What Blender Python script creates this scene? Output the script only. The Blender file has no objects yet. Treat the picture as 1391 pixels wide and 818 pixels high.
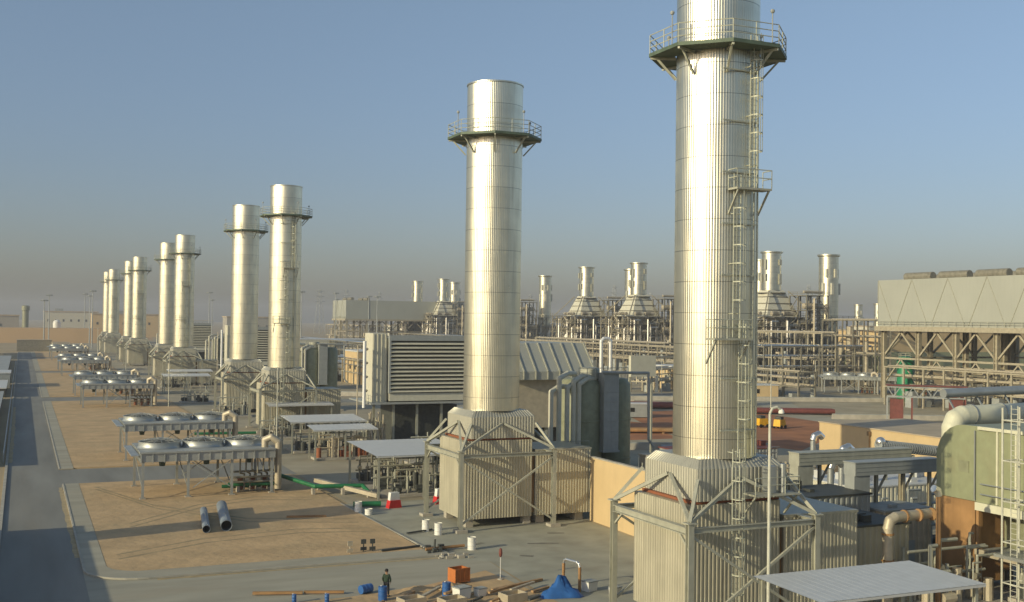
import bpy, math, random
from mathutils import Vector, Matrix
C = bpy.context.scene.collection
S = bpy.context.scene
R = math.radians
# ---------------------------------------------------------------- camera
cam_d = bpy.data.cameras.new('camera'); cam = bpy.data.objects.new('camera', cam_d); C.objects.link(cam); S.camera = cam
YAW, PITCH, ROLL, H = 0.4175, 0.0177, 0.0131, 18.4
fw = Vector((math.sin(YAW)*math.cos(PITCH), math.cos(YAW)*math.cos(PITCH), math.sin(PITCH)))
rt = Vector((math.cos(YAW), -math.sin(YAW), 0)); up = rt.cross(fw)
r2 = rt*math.cos(ROLL) + up*math.sin(ROLL); u2 = up*math.cos(ROLL) - rt*math.sin(ROLL)
M = Matrix((r2, u2, -fw)).transposed().to_4x4(); M.translation = (0, 0, H); cam.matrix_world = M
cam_d.sensor_width = 36; cam_d.lens = 1500/1391*36; cam_d.clip_start = 0.5; cam_d.clip_end = 12000
# ---------------------------------------------------------------- light
SUN_EL, SUN_AZ = R(17.5), R(257)          # azimuth clockwise from +Y
sv = Vector((math.sin(SUN_AZ)*math.cos(SUN_EL), math.cos(SUN_AZ)*math.cos(SUN_EL), math.sin(SUN_EL)))
sd = bpy.data.lights.new('sun', 'SUN'); sd.energy = 3.7; sd.angle = R(0.55); sd.color = (1.0, 0.88, 0.57)
so = bpy.data.objects.new('sun', sd); so.rotation_euler = (-sv).to_track_quat('-Z', 'Y').to_euler(); so.location = (-60, -60, 120); C.objects.link(so)
W = bpy.data.worlds.new('World'); S.world = W; W.use_nodes = True
nt = W.node_tree; nt.nodes.clear()
sk = nt.nodes.new('ShaderNodeTexSky'); sk.sky_type = 'NISHITA'; sk.sun_disc = False; sk.sun_elevation = SUN_EL; sk.sun_rotation = SUN_AZ
sk.air_density = 1.3; sk.dust_density = 2.2; sk.ozone_density = 1.6; sk.altitude = 600
bg = nt.nodes.new('ShaderNodeBackground'); bg.inputs[1].default_value = 0.13
wo = nt.nodes.new('ShaderNodeOutputWorld'); tc = nt.nodes.new('ShaderNodeTexCoord'); sx = nt.nodes.new('ShaderNodeSeparateXYZ'); nt.links.new(tc.outputs['Generated'], sx.inputs[0])
cr = nt.nodes.new('ShaderNodeValToRGB'); nt.links.new(sx.outputs[2], cr.inputs[0])   # dusty band low in the sky takes the yellow out
cr.color_ramp.elements[0].position = 0.0; cr.color_ramp.elements[0].color = (.55, .62, .92, 1)
cr.color_ramp.elements[1].position = .5; cr.color_ramp.elements[1].color = (.90, .90, .88, 1)
e_ = cr.color_ramp.elements.new(.13); e_.color = (.66, .70, .90, 1)
e_ = cr.color_ramp.elements.new(.28); e_.color = (.86, .85, .93, 1)
mx = nt.nodes.new('ShaderNodeMix'); mx.data_type = 'RGBA'; mx.blend_type = 'MULTIPLY'; mx.inputs[0].default_value = 1
nt.links.new(sk.outputs[0], mx.inputs[6]); nt.links.new(cr.outputs[0], mx.inputs[7]); nt.links.new(mx.outputs[2], bg.inputs[0]); nt.links.new(bg.outputs[0], wo.inputs[0])
S.view_settings.view_transform = 'Standard'; S.view_settings.look = 'None'; S.view_settings.gamma = 1.0
S.view_settings.exposure = 0.0; S.view_settings.use_curve_mapping = False
S.render.engine = 'CYCLES'
cy = S.cycles; cy.max_bounces = 6; cy.diffuse_bounces = 3; cy.glossy_bounces = 3; cy.volume_bounces = 0; cy.transparent_max_bounces = 8
cy.use_denoising = True; cy.caustics_reflective = False; cy.caustics_refractive = False
# ---------------------------------------------------------------- materials
MATS = {}
def mat(name, col, rough=0.7, metal=0.0, var=0.15, scale=1.5, streak=0.0, bump=0.0, spot=None, spot_amt=0.5, seam=None, coord='Object', rvar=0.0, stretch=None):
    if name in MATS: return MATS[name]
    m = bpy.data.materials.new(name); m.use_nodes = True; t = m.node_tree; N = t.nodes; L = t.links
    b = N['Principled BSDF']; b.inputs['Roughness'].default_value = rough; b.inputs['Metallic'].default_value = metal
    tc = N.new('ShaderNodeTexCoord'); src = tc.outputs[coord]
    if stretch:
        mp = N.new('ShaderNodeMapping'); mp.inputs['Scale'].default_value = stretch; L.new(src, mp.inputs[0]); src_n = mp.outputs[0]
    else: src_n = src
    n1 = N.new('ShaderNodeTexNoise'); n1.inputs['Scale'].default_value = scale; n1.inputs['Detail'].default_value = 6; L.new(src_n, n1.inputs['Vector'])
    def mix(fac, a, bcol, mode='MIX'):
        x = N.new('ShaderNodeMix'); x.data_type = 'RGBA'; x.blend_type = mode
        for sock, v in ((x.inputs[0], fac), (x.inputs[6], a), (x.inputs[7], bcol)):
            if isinstance(v, (int, float)): sock.default_value = v
            elif isinstance(v, tuple): sock.default_value = (*v, 1)
            else: L.new(v, sock)
        return x.outputs[2]
    lo = tuple(c*(1-var) for c in col); hi = tuple(min(1, c*(1+var)) for c in col)
    rp = N.new('ShaderNodeMapRange'); rp.inputs[1].default_value = .3; rp.inputs[2].default_value = .7; L.new(n1.outputs[0], rp.inputs[0])
    c = mix(rp.outputs[0], lo, hi)
    if spot:
        n2 = N.new('ShaderNodeTexNoise'); n2.inputs['Scale'].default_value = scale*.33; n2.inputs['Detail'].default_value = 8; n2.inputs['Roughness'].default_value = .65
        L.new(src_n, n2.inputs['Vector'])
        r = N.new('ShaderNodeMapRange'); r.inputs[1].default_value = .50; r.inputs[2].default_value = .68; r.inputs[4].default_value = spot_amt; L.new(n2.outputs[0], r.inputs[0])
        c = mix(r.outputs[0], c, spot)
    if streak:
        mp = N.new('ShaderNodeMapping'); mp.inputs['Scale'].default_value = (2.2, 2.2, .12); L.new(src, mp.inputs[0])
        n3 = N.new('ShaderNodeTexNoise'); n3.inputs['Scale'].default_value = 1.3; n3.inputs['Detail'].default_value = 5; L.new(mp.outputs[0], n3.inputs['Vector'])
        r = N.new('ShaderNodeMapRange'); r.inputs[1].default_value = .5; r.inputs[2].default_value = .75; r.inputs[4].default_value = streak; L.new(n3.outputs[0], r.inputs[0])
        c = mix(r.outputs[0], c, tuple(x*.5 for x in col))
        if metal > .4:
            r3 = N.new('ShaderNodeMapRange'); r3.inputs[1].default_value = .3; r3.inputs[2].default_value = .7; r3.inputs[3].default_value = rough-.06; r3.inputs[4].default_value = rough+.1
            L.new(n3.outputs[0], r3.inputs[0]); L.new(r3.outputs[0], b.inputs['Roughness'])
    if seam:                                             # thin dark lap joints every `seam` metres of height
        sp = N.new('ShaderNodeSeparateXYZ'); L.new(src, sp.inputs[0])
        md = N.new('ShaderNodeMath'); md.operation = 'MODULO'; md.inputs[1].default_value = seam; L.new(sp.outputs[2], md.inputs[0])
        lt = N.new('ShaderNodeMath'); lt.operation = 'LESS_THAN'; lt.inputs[1].default_value = .04; L.new(md.outputs[0], lt.inputs[0])
        ml = N.new('ShaderNodeMath'); ml.operation = 'MULTIPLY'; ml.inputs[1].default_value = .8; L.new(lt.outputs[0], ml.inputs[0])
        c = mix(ml.outputs[0], c, tuple(x*.25 for x in col))
        # each course of sheets reflects a little differently
        dv = N.new('ShaderNodeMath'); dv.operation = 'DIVIDE'; dv.inputs[1].default_value = seam; L.new(sp.outputs[2], dv.inputs[0])
        fl = N.new('ShaderNodeMath'); fl.operation = 'FLOOR'; L.new(dv.outputs[0], fl.inputs[0])
        wn = N.new('ShaderNodeTexWhiteNoise'); wn.noise_dimensions = '1D'; L.new(fl.outputs[0], wn.inputs['W'])
        m2 = N.new('ShaderNodeMapRange'); m2.inputs[3].default_value = 0; m2.inputs[4].default_value = .22; L.new(wn.outputs[0], m2.inputs[0])
        c = mix(m2.outputs[0], c, tuple(x*.72 for x in col))
    L.new(c, b.inputs['Base Color'])
    if bump:
        nb = N.new('ShaderNodeTexNoise'); nb.inputs['Scale'].default_value = scale*4; nb.inputs['Detail'].default_value = 6; L.new(src_n, nb.inputs['Vector'])
        bp = N.new('ShaderNodeBump'); bp.inputs['Strength'].default_value = bump; bp.inputs['Distance'].default_value = .1; L.new(nb.outputs[0], bp.inputs['Height']); L.new(bp.outputs[0], b.inputs['Normal'])
    MATS[name] = m; return m
CLAD = mat('aluminium_cladding', (.76, .72, .57), .33, 1.0, var=.09, scale=.7, streak=.32, seam=1.9)
SHINY = mat('bright_pipe_lagging', (.85, .83, .78), .28, .9, var=.06)
RIB = mat('cream_ribbed_sheet', (.45, .425, .33), .45, .3, var=.10, scale=.6, streak=.4)
HOODM = mat('cream_hood_sheet', (.45, .44, .37), .42, .4, var=.06, scale=.6, streak=.2)
STEEL = mat('grey_green_steel', (.40, .40, .33), .5, .1, var=.12, streak=.2)
PLATM = mat('green_walkway_steel', (.10, .14, .10), .6, .1, var=.2)
RAILM = mat('pale_green_railing', (.46, .47, .38), .5, .1)
GALV = mat('galvanised_steel', (.42, .44, .43), .42, .55, var=.12, scale=.8)
GALVD = mat('dull_galvanised', (.36, .38, .37), .6, .2, var=.15, scale=.8)
ROOFM = mat('pale_roof_sheet', (.62, .63, .62), .5, .1, var=.05, streak=.05)
RUST = mat('rusty_brown', (.34, .19, .08), .8, 0, var=.3, scale=.5, streak=.3, spot=(.46, .32, .17))
RUSTRED = mat('rust_red_gasket', (.26, .09, .04), .8)
DARK = mat('dark_machinery', (.055, .06, .055), .6, var=.3, scale=3)
BLACK = mat('black_opening', (.012, .012, .012), .9)
CONC = mat('concrete', (.40, .37, .31), .85, var=.15, scale=.8, bump=.2)
TAN = mat('tan_render', (.60, .45, .25), .85, var=.05, scale=.6, streak=.08)
TANROOF = mat('tan_flat_roof', (.46, .38, .27), .9, var=.12, scale=.4)
SAGE = mat('sage_green_paint', (.29, .31, .19), .5, var=.08, streak=.15, spot=(.25, .2, .12), spot_amt=.25)
SAGEP = mat('pale_sage_paint', (.66, .65, .50), .5, var=.06, streak=.15)
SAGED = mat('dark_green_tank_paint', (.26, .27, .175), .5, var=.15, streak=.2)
CREAM = mat('cream_paint', (.60, .58, .47), .5, var=.06, streak=.12)
GREYP = mat('blue_grey_duct', (.34, .36, .35), .5, .1, var=.08, streak=.2)
GREEN = mat('bright_green_pipe', (.015, .15, .055), .45, var=.2)
MAROON = mat('maroon_steel', (.17, .05, .04), .6, var=.2)
WHITE = mat('white_paint', (.78, .77, .72), .5, var=.06)
REDP = mat('red_plastic', (.60, .03, .03), .4)
ORANGE = mat('orange_steel', (.48, .16, .04), .6, spot=(.3, .1, .04))
YELLOW = mat('yellow_machine', (.75, .42, .02), .5)
BLUE = mat('blue_plastic', (.03, .12, .36), .45, var=.2)
WOOD = mat('timber', (.38, .24, .12), .8, var=.25, scale=3)
ACCP = mat('grey_windwall_sheet', (.40, .41, .36), .55, .15, var=.05, scale=.12, streak=.12)
ACCS = mat('tan_structural_steel', (.38, .34, .25), .6, .05, var=.15)
PIPE = mat('beige_process_pipe', (.50, .44, .33), .5, .25, var=.15)
BROWNP = mat('dusty_plant_steel', (.22, .205, .16), .65, .1, var=.25)
FARG = mat('far_grey_wall', (.36, .34, .30), .8)
# ---------------------------------------------------------------- mesh builder
class MB:
    def __init__(s): s.v = []; s.f = []; s.m = []
    def mark(s): s.m.append((len(s.v), len(s.f))); return s
    def build_each(s, name, m, parent, smooth=False):
        s.mark(); a = (0, 0)
        for b in s.m:
            if b[1] > a[1]:
                q = MB(); q.v = s.v[a[0]:b[0]]; q.f = [tuple(i-a[0] for i in f) for f in s.f[a[1]:b[1]]]; q.build(name, m, parent, smooth)
            a = b
    def add(s, vs, fs):
        n = len(s.v); s.v += [tuple(v) for v in vs]; s.f += [tuple(i+n for i in f) for f in fs]; return s
    def box(s, x0, x1, y0, y1, z0, z1):
        return s.add([(x0,y0,z0),(x1,y0,z0),(x1,y1,z0),(x0,y1,z0),(x0,y0,z1),(x1,y0,z1),(x1,y1,z1),(x0,y1,z1)],
                     [(0,3,2,1),(4,5,6,7),(0,1,5,4),(1,2,6,5),(2,3,7,6),(3,0,4,7)])
    def tube(s, a, b, r, n=8, r2=None, cap=True):
        a = Vector(a); b = Vector(b); d = (b-a)
        if d.length < 1e-6: return s
        d.normalize(); h = Vector((0,0,1)) if abs(d.z) < .95 else Vector((1,0,0))
        u = d.cross(h).normalized(); w = d.cross(u); r2 = r if r2 is None else r2
        vs = [a+(u*math.cos(2*math.pi*i/n)+w*math.sin(2*math.pi*i/n))*r for i in range(n)] + [b+(u*math.cos(2*math.pi*i/n)+w*math.sin(2*math.pi*i/n))*r2 for i in range(n)]
        fs = [(i, n+i, n+(i+1)%n, (i+1)%n) for i in range(n)]
        if cap: fs += [tuple(range(n)), tuple(range(2*n-1, n-1, -1))]
        return s.add(vs, fs)
    def bar(s, a, b, w, h=None):                          # rectangular member between two points
        h = h or w; a = Vector(a); b = Vector(b); d = (b-a).normalized()
        k = Vector((0,0,1)) if abs(d.z) < .95 else Vector((0,1,0))
        u = d.cross(k).normalized()*w/2; t = d.cross(u).normalized()*h/2
        vs = [a-u-t, a+u-t, a+u+t, a-u+t, b-u-t, b+u-t, b+u+t, b-u+t]
        return s.add(vs, [(0,3,2,1),(4,5,6,7),(0,1,5,4),(1,2,6,5),(2,3,7,6),(3,0,4,7)])
    def ibeam(s, a, b, w):
        a = Vector(a); b = Vector(b); d = (b-a).normalized(); k = Vector((0,0,1)) if abs(d.z) < .95 else Vector((0,1,0))
        u = d.cross(k).normalized(); t = u.cross(d).normalized()
        for o in (-1, 1): s.bar(a+t*o*w*.46, b+t*o*w*.46, w, w*.09)
        return s.bar(a, b, w*.09, w*.82)
    def path(s, pts, r, n=10):
        for i in range(len(pts)-1): s.tube(pts[i], pts[i+1], r, n)
        for p in pts[1:-1]: s.ball(p, r*1.02, n)
        return s
    def ball(s, c, r, n=10, sz=1.0):
        m = max(4, n//2); vs = []; fs = []
        for j in range(m+1):
            th = math.pi*j/m
            for i in range(n):
                ph = 2*math.pi*i/n; vs.append((c[0]+r*math.sin(th)*math.cos(ph), c[1]+r*math.sin(th)*math.sin(ph), c[2]+r*sz*math.cos(th)))
        for j in range(m):
            for i in range(n): fs.append((j*n+i, (j+1)*n+i, (j+1)*n+(i+1)%n, j*n+(i+1)%n))
        return s.add(vs, fs)
    def lathe(s, prof, c=(0,0,0), n=32, flute=0.0, fl=0, a0=0, closed=False):
        vs = []; fs = []; k = len(prof)
        for (r, z) in prof:
            for i in range(n):
                a = 2*math.pi*i/n + a0; rr = r
                if flute: rr = r + (flute if (i % 4) in (0, 1) else 0)
                vs.append((c[0]+rr*math.cos(a), c[1]+rr*math.sin(a), c[2]+z))
        rng = k if closed else k-1
        for j in range(rng):
            for i in range(n): fs.append((j*n+i, j*n+(i+1)%n, ((j+1)%k)*n+(i+1)%n, ((j+1)%k)*n+i))
        return s.add(vs, fs)
    def prism(s, poly, z0, z1, taper=None):               # poly counter-clockwise list of (x, y)
        n = len(poly); top = taper or poly
        vs = [(x, y, z0) for x, y in poly] + [(x, y, z1) for x, y in top]
        return s.add(vs, [(i, (i+1)%n, n+(i+1)%n, n+i) for i in range(n)] + [tuple(range(n-1, -1, -1)), tuple(range(n, 2*n))])
    def xprism(s, poly, x0, x1):                          # poly in (y, z)
        n = len(poly); vs = [(x0, y, z) for y, z in poly] + [(x1, y, z) for y, z in poly]
        return s.add(vs, [(i, n+i, n+(i+1)%n, (i+1)%n) for i in range(n)] + [tuple(range(n)), tuple(range(2*n-1, n-1, -1))])
    def yprism(s, poly, y0, y1):                          # poly in (x, z)
        n = len(poly); vs = [(x, y0, z) for x, z in poly] + [(x, y1, z) for x, z in poly]
        return s.add(vs, [(i, (i+1)%n, n+(i+1)%n, n+i) for i in range(n)] + [tuple(range(n-1, -1, -1)), tuple(range(n, 2*n))])
    def build(s, name, m, parent=None, smooth=False, loc=None):
        me = bpy.data.meshes.new(name); me.from_pydata(s.v, [], s.f)
        me.materials.append(m); me.update()
        import bmesh
        b = bmesh.new(); b.from_mesh(me); bmesh.ops.recalc_face_normals(b, faces=b.faces); b.to_mesh(me); b.free()
        if smooth:
            me.polygons.foreach_set('use_smooth', [True]*len(me.polygons))
            if smooth != 'all': me.set_sharp_from_angle(angle=R(35))
        o = bpy.data.objects.new(name, me); C.objects.link(o)
        if parent: o.parent = parent
        if loc: o.location = loc
        return o
def ribbed(poly, z0, z1, pitch=.32, depth=.07, top=None, cap=True, z_top_poly=None):
    """closed wall of trapezoid-ribbed sheet round a polygon (ccw); ribs run vertically"""
    m = MB(); n = len(poly)
    def ring(pl, ref):
        out = []
        for i in range(len(pl)):
            a = Vector(pl[i]); b = Vector(pl[(i+1)%len(pl)]); ra = Vector(ref[i]); rb = Vector(ref[(i+1)%len(ref)])
            Ln = (rb-ra).length; d = (b-a); nn = Vector(((rb-ra).y, -(rb-ra).x)).normalized(); k = max(2, int(Ln/pitch))
            for j in range(k):
                for (f, o) in ((0.05, 0), (.38, 0), (.52, 1), (.88, 1)):
                    p = a + d*((j+f)/k) + nn*depth*o; out.append((p.x, p.y))
        return out
    r0 = ring(poly, poly); r1 = ring(top or poly, poly)
    k = len(r0); vs = [(x, y, z0) for x, y in r0] + [(x, y, z1) for x, y in r1]
    fs = [(i, (i+1)%k, k+(i+1)%k, k+i) for i in range(k)]
    m.add(vs, fs)
    if cap: m.add([(x, y, z0) for x, y in poly]+[(x, y, z1) for x, y in (top or poly)], [tuple(range(n-1,-1,-1)), tuple(range(n, 2*n))])
    return m
def rect(x0, x1, y0, y1): return [(x0,y0),(x1,y0),(x1,y1),(x0,y1)]
def tag(o, label=None, cat=None, group=None, kind=None):
    if label: o['label'] = label
    if cat: o['category'] = cat
    if group: o['group'] = group
    if kind: o['kind'] = kind
    return o
def thing(name, label, cat, loc=(0,0,0), rz=0, group=None):
    o = bpy.data.objects.new(name, None); C.objects.link(o); o.location = loc; o.rotation_euler = (0,0,rz); o.empty_display_size = .5
    return tag(o, label, cat, group)
def copy_tree(root, loc, label, rz=None, skip=()):
    def rec(o, par):
        c = o.copy(); C.objects.link(c)
        if par: c.parent = par
        for ch in o.children:
            if ch.name.split('.')[0] not in skip: rec(ch, c)
        return c
    r = rec(root, None); r.location = loc; r['label'] = label
    if rz is not None: r.rotation_euler = (0, 0, rz)
    return r
def rail(m, pts, h=1.1, step=1.3, closed=False, r=.03, rails=(1.0, .55)):
    """handrail along floor points"""
    P = [Vector(p) for p in pts]; n = len(P)
    for i in range(n if closed else n-1):
        a = P[i]; b = P[(i+1)%n]; k = max(1, int((b-a).length/step))
        for f in rails: m.tube(a+Vector((0,0,h*f)), b+Vector((0,0,h*f)), r, 5, cap=False)
        for j in range(k+(0 if closed else 1)):
            p = a+(b-a)*(j/k); m.tube(p, p+Vector((0,0,h)), r, 5, cap=False)
    return m
# ================================================================ SETTING
def sheet(name, poly, z, m, label, thick=None):
    b = MB(); n = len(poly)
    if thick: b.prism(poly, z-thick, z)
    else: b.add([(x, y, z) for x, y in poly], [tuple(range(n))])
    o = b.build(name, m); tag(o, label, None, None, 'structure'); return o
SAND = mat('sand_ground', (.38, .30, .18), .95, var=.14, scale=.05, spot=(.30, .235, .165), spot_amt=.7, bump=.4)
LOT = mat('lot_sand', (.53, .37, .20), .95, var=.16, scale=.35, spot=(.42, .32, .18), spot_amt=.75, bump=.7)
ASPH = mat('dusty_asphalt', (.22, .22, .20), .85, var=.2, scale=.35, stretch=(1,.12,1), spot=(.25, .225, .18), spot_amt=.55, bump=.15)
PAVE = mat('dusty_pavement', (.37, .35, .275), .9, var=.16, scale=.5, stretch=(.25,1,1), spot=(.36, .30, .21), spot_amt=.5, bump=.15)
SLAB = mat('concrete_slab', (.35, .345, .275), .85, var=.18, scale=.4, spot=(.25, .22, .16), spot_amt=.45, bump=.1)
GRAV = mat('grey_gravel', (.36, .32, .23), .95, var=.2, scale=.15, spot=(.36, .28, .19), spot_amt=.6, bump=.5)
REDS = mat('red_soil', (.36, .15, .065), .95, var=.25, scale=.2, spot=(.25, .12, .07), spot_amt=.6, bump=.6)
KERB = mat('kerb_concrete', (.40, .38, .32), .85, var=.15, scale=1)
sheet('ground', [(-3800,-3800),(3800,-3800),(3800,3800),(-3800,3800)], 0, SAND, 'bare sandy desert ground round the plant')
sheet('plant_ground', [(30,107.2),(48,107.2),(48,-20),(420,-20),(420,900),(30,900)], .004, GRAV, 'dusty grey gravel under the process plant')
sheet('road', [(-1.2,-20),(4.35,-20),(4.35,592),(-1.2,592)], .008, ASPH, 'grey asphalt road along the cooler lots')
sheet('front_road', [(4.35,40),(30,40),(33,78.5),(31,81.0),(4.35,86)], .006, PAVE, 'dusty paved road in front of the sand lot')
sheet('concrete_slab', [(30.4,80),(33.0,77.8),(31,40),(48,40),(48,107),(29.2,107)], .012, SLAB, 'grey concrete slab under the chimney frames')
Yc = 129.6
lots = [(83.4, 129.0), (142.2, 253.0), (266.5, 377.0), (390.5, 501), (514, 590)]
for i, (a, b) in enumerate(lots):
    def arc(cx, cyy, r, n=8): return [(cx-r*math.cos(k*math.pi/2/n), cyy-r*math.sin(k*math.pi/2/n)) for k in range(n+1)]
    bb = MB()
    if i: bb.box(4.5, 5.98, a-.5, b, .02, .115)
    else:
        o_ = [(4.5,b)] + arc(8.5,85.1,4.0) + [(31,81.1)]; n_ = [(5.98,b)] + arc(8.6,86.0,2.62) + [(31,83.38)]
        for p, q, r, s_ in zip(o_, o_[1:], n_[1:], n_): bb.prism([p, q, r, s_], .02, .115)
        lots0 = [(5.99,b)] + arc(8.6,86.0,2.6) + [(29.6,83.4),(29.2,b)]
    e = sheet('sand_lot', lots0 if i == 0 else [(6.0,a),(29.6,a),(29.2,b),(6.0,b)], .10, LOT, 'brown sand lot beside the road', .09)
    sdw = bb.build('sidewalk', PAVE); tag(sdw, kind='structure', label='pale footpath between road and sand lot')
    kb = MB()
    if i: kb.box(4.35, 4.498, a-.5, b, .02, .15)
    else:
        o2 = [(4.35,b)] + arc(8.5,85.1,4.15) + [(31.2,80.95)]
        for p, q, r, s_ in zip(o2, o2[1:], o_[1:], o_): kb.prism([p, q, r, s_], .02, .15)
    tag(kb.build('kerb', KERB), kind='structure', label='raised concrete kerb of the footpath')
    if i < 4:
        sheet('cross_road', [(4.36, b+.3), (30, b+.3), (30, lots[i+1][0]-.7), (4.36, lots[i+1][0]-.7)], .007, ASPH, 'narrow cross road between two sand lots')
kb = MB().box(-1.5, -1.21, 20, 590, .01, .16); tag(kb.build('kerb', KERB), kind='structure', label='kerb along the outer side of the road')
kb = MB().bar((30.1,80.1,.03),(29.2,107,.03),.18,.16); tag(kb.build('kerb', KERB), kind='structure', label='kerb between sand lot and slab')
sheet('plant_road', [(104,40),(112,40),(150,186),(210,282),(204,286),(143,190)], .010, PAVE, 'pale plant road curving behind the tan building')
sheet('back_road', [(60,236),(400,236),(400,246),(60,246)], .011, ASPH, 'grey road in front of the boiler block')
TRK = mat('packed_sand', (.36, .275, .155), .95, var=.2, scale=1.2); DRIFT = mat('drifted_sand', (.40, .32, .19), .95, var=.2, scale=1.5)
def strip(name, pts, w, z, m, label):
    b = MB(); rd = random.Random(len(pts)*7+int(pts[0][0]*10)); P = [Vector(p) for p in pts]; L_ = []; R_ = []
    Q = []
    for p, q in zip(P, P[1:]):
        k = max(2, int((q-p).length/1.2)); Q += [p+(q-p)*(j/k) for j in range(k)]
    Q.append(P[-1])
    for i, p in enumerate(Q):
        d = (Q[min(i+1,len(Q)-1)]-Q[max(i-1,0)]).normalized(); n_ = Vector((-d.y, d.x)); e = w/2*rd.uniform(.55,1.15)
        L_.append(p+n_*e); R_.append(p-n_*e)
    b.add([(v.x,v.y,z) for v in L_+R_], [(i, i+1, len(Q)+i+1, len(Q)+i) for i in range(len(Q)-1)])
    tag(b.build(name, m), label, None, None, 'structure')
for k, (pts, off) in enumerate((([(7,88),(14,92),(22,93.5),(28,92)],1.7),([(9,101),(16,109),(22,112),(27,110)],1.7),([(7.5,124),(12,110),(19,100),(28,96.5)],1.8))):
    for o_ in (0, off): strip('ground_track', [(x, y+o_) for x, y in pts], .38, .104+.001*k, TRK, 'faint tyre track across the sand lot')
strip('sand_drift', [(4.2,90),(4.15,105),(4.1,127)], .5, .0135, DRIFT, 'sand drifted along the road kerb')
strip('sand_drift', [(9,80.7),(18,80.6),(30,80.4)], .55, .0135, DRIFT, 'sand drifted along the front kerb')
strip('sand_drift', [(-1,150),(-.9,190),(-1,240)], .6, .0135, DRIFT, 'sand drifted along the outer road kerb')
for k, (x0, y0, x1, y1, w) in enumerate(((34,84,35.2,84.6,.8),(38.5,83,41,82.2,.7),(36,79,36.9,78.4,.6),(42,86.5,43.4,86,.6),(33.5,95,34.2,96.2,.5))):
    strip('oil_stain', [(x0,y0),(x1,y1)], w, .0165, mat('oil_stain', (.20,.19,.155), .6, var=.2), 'dark oil stain on the concrete slab')
sheet('soil_patch', [(104,130),(138,158),(140,200),(112,196),(98,160)], .014, REDS, 'red brown dug soil behind the tan building')
sheet('soil_strip', [(76,150),(96,150),(104,176),(92,205),(74,180)], .015, REDS, 'red soil strip behind the green tanks')
sheet('far_field', [(-330,860),(90,860),(170,1700),(-700,1700)], .006, mat('orange_field', (.44,.29,.15), .95, var=.15, scale=.02), 'orange sand field beyond the road end')
em = MB(); em.xprism([(772,0.02),(780,9.4),(800,9.6),(812,0.02)], -130, 75); tag(em.build('embankment', mat('orange_field', (.50,.30,.13))), 'long orange earth embankment beyond the gate building', kind='structure')
sheet('trench_sand', [(8,60),(33,60),(31.5,75.2),(26,72.5),(20,71.2),(9,71.0)], .016, LOT, 'churned sand in front of the paved road')
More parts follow.
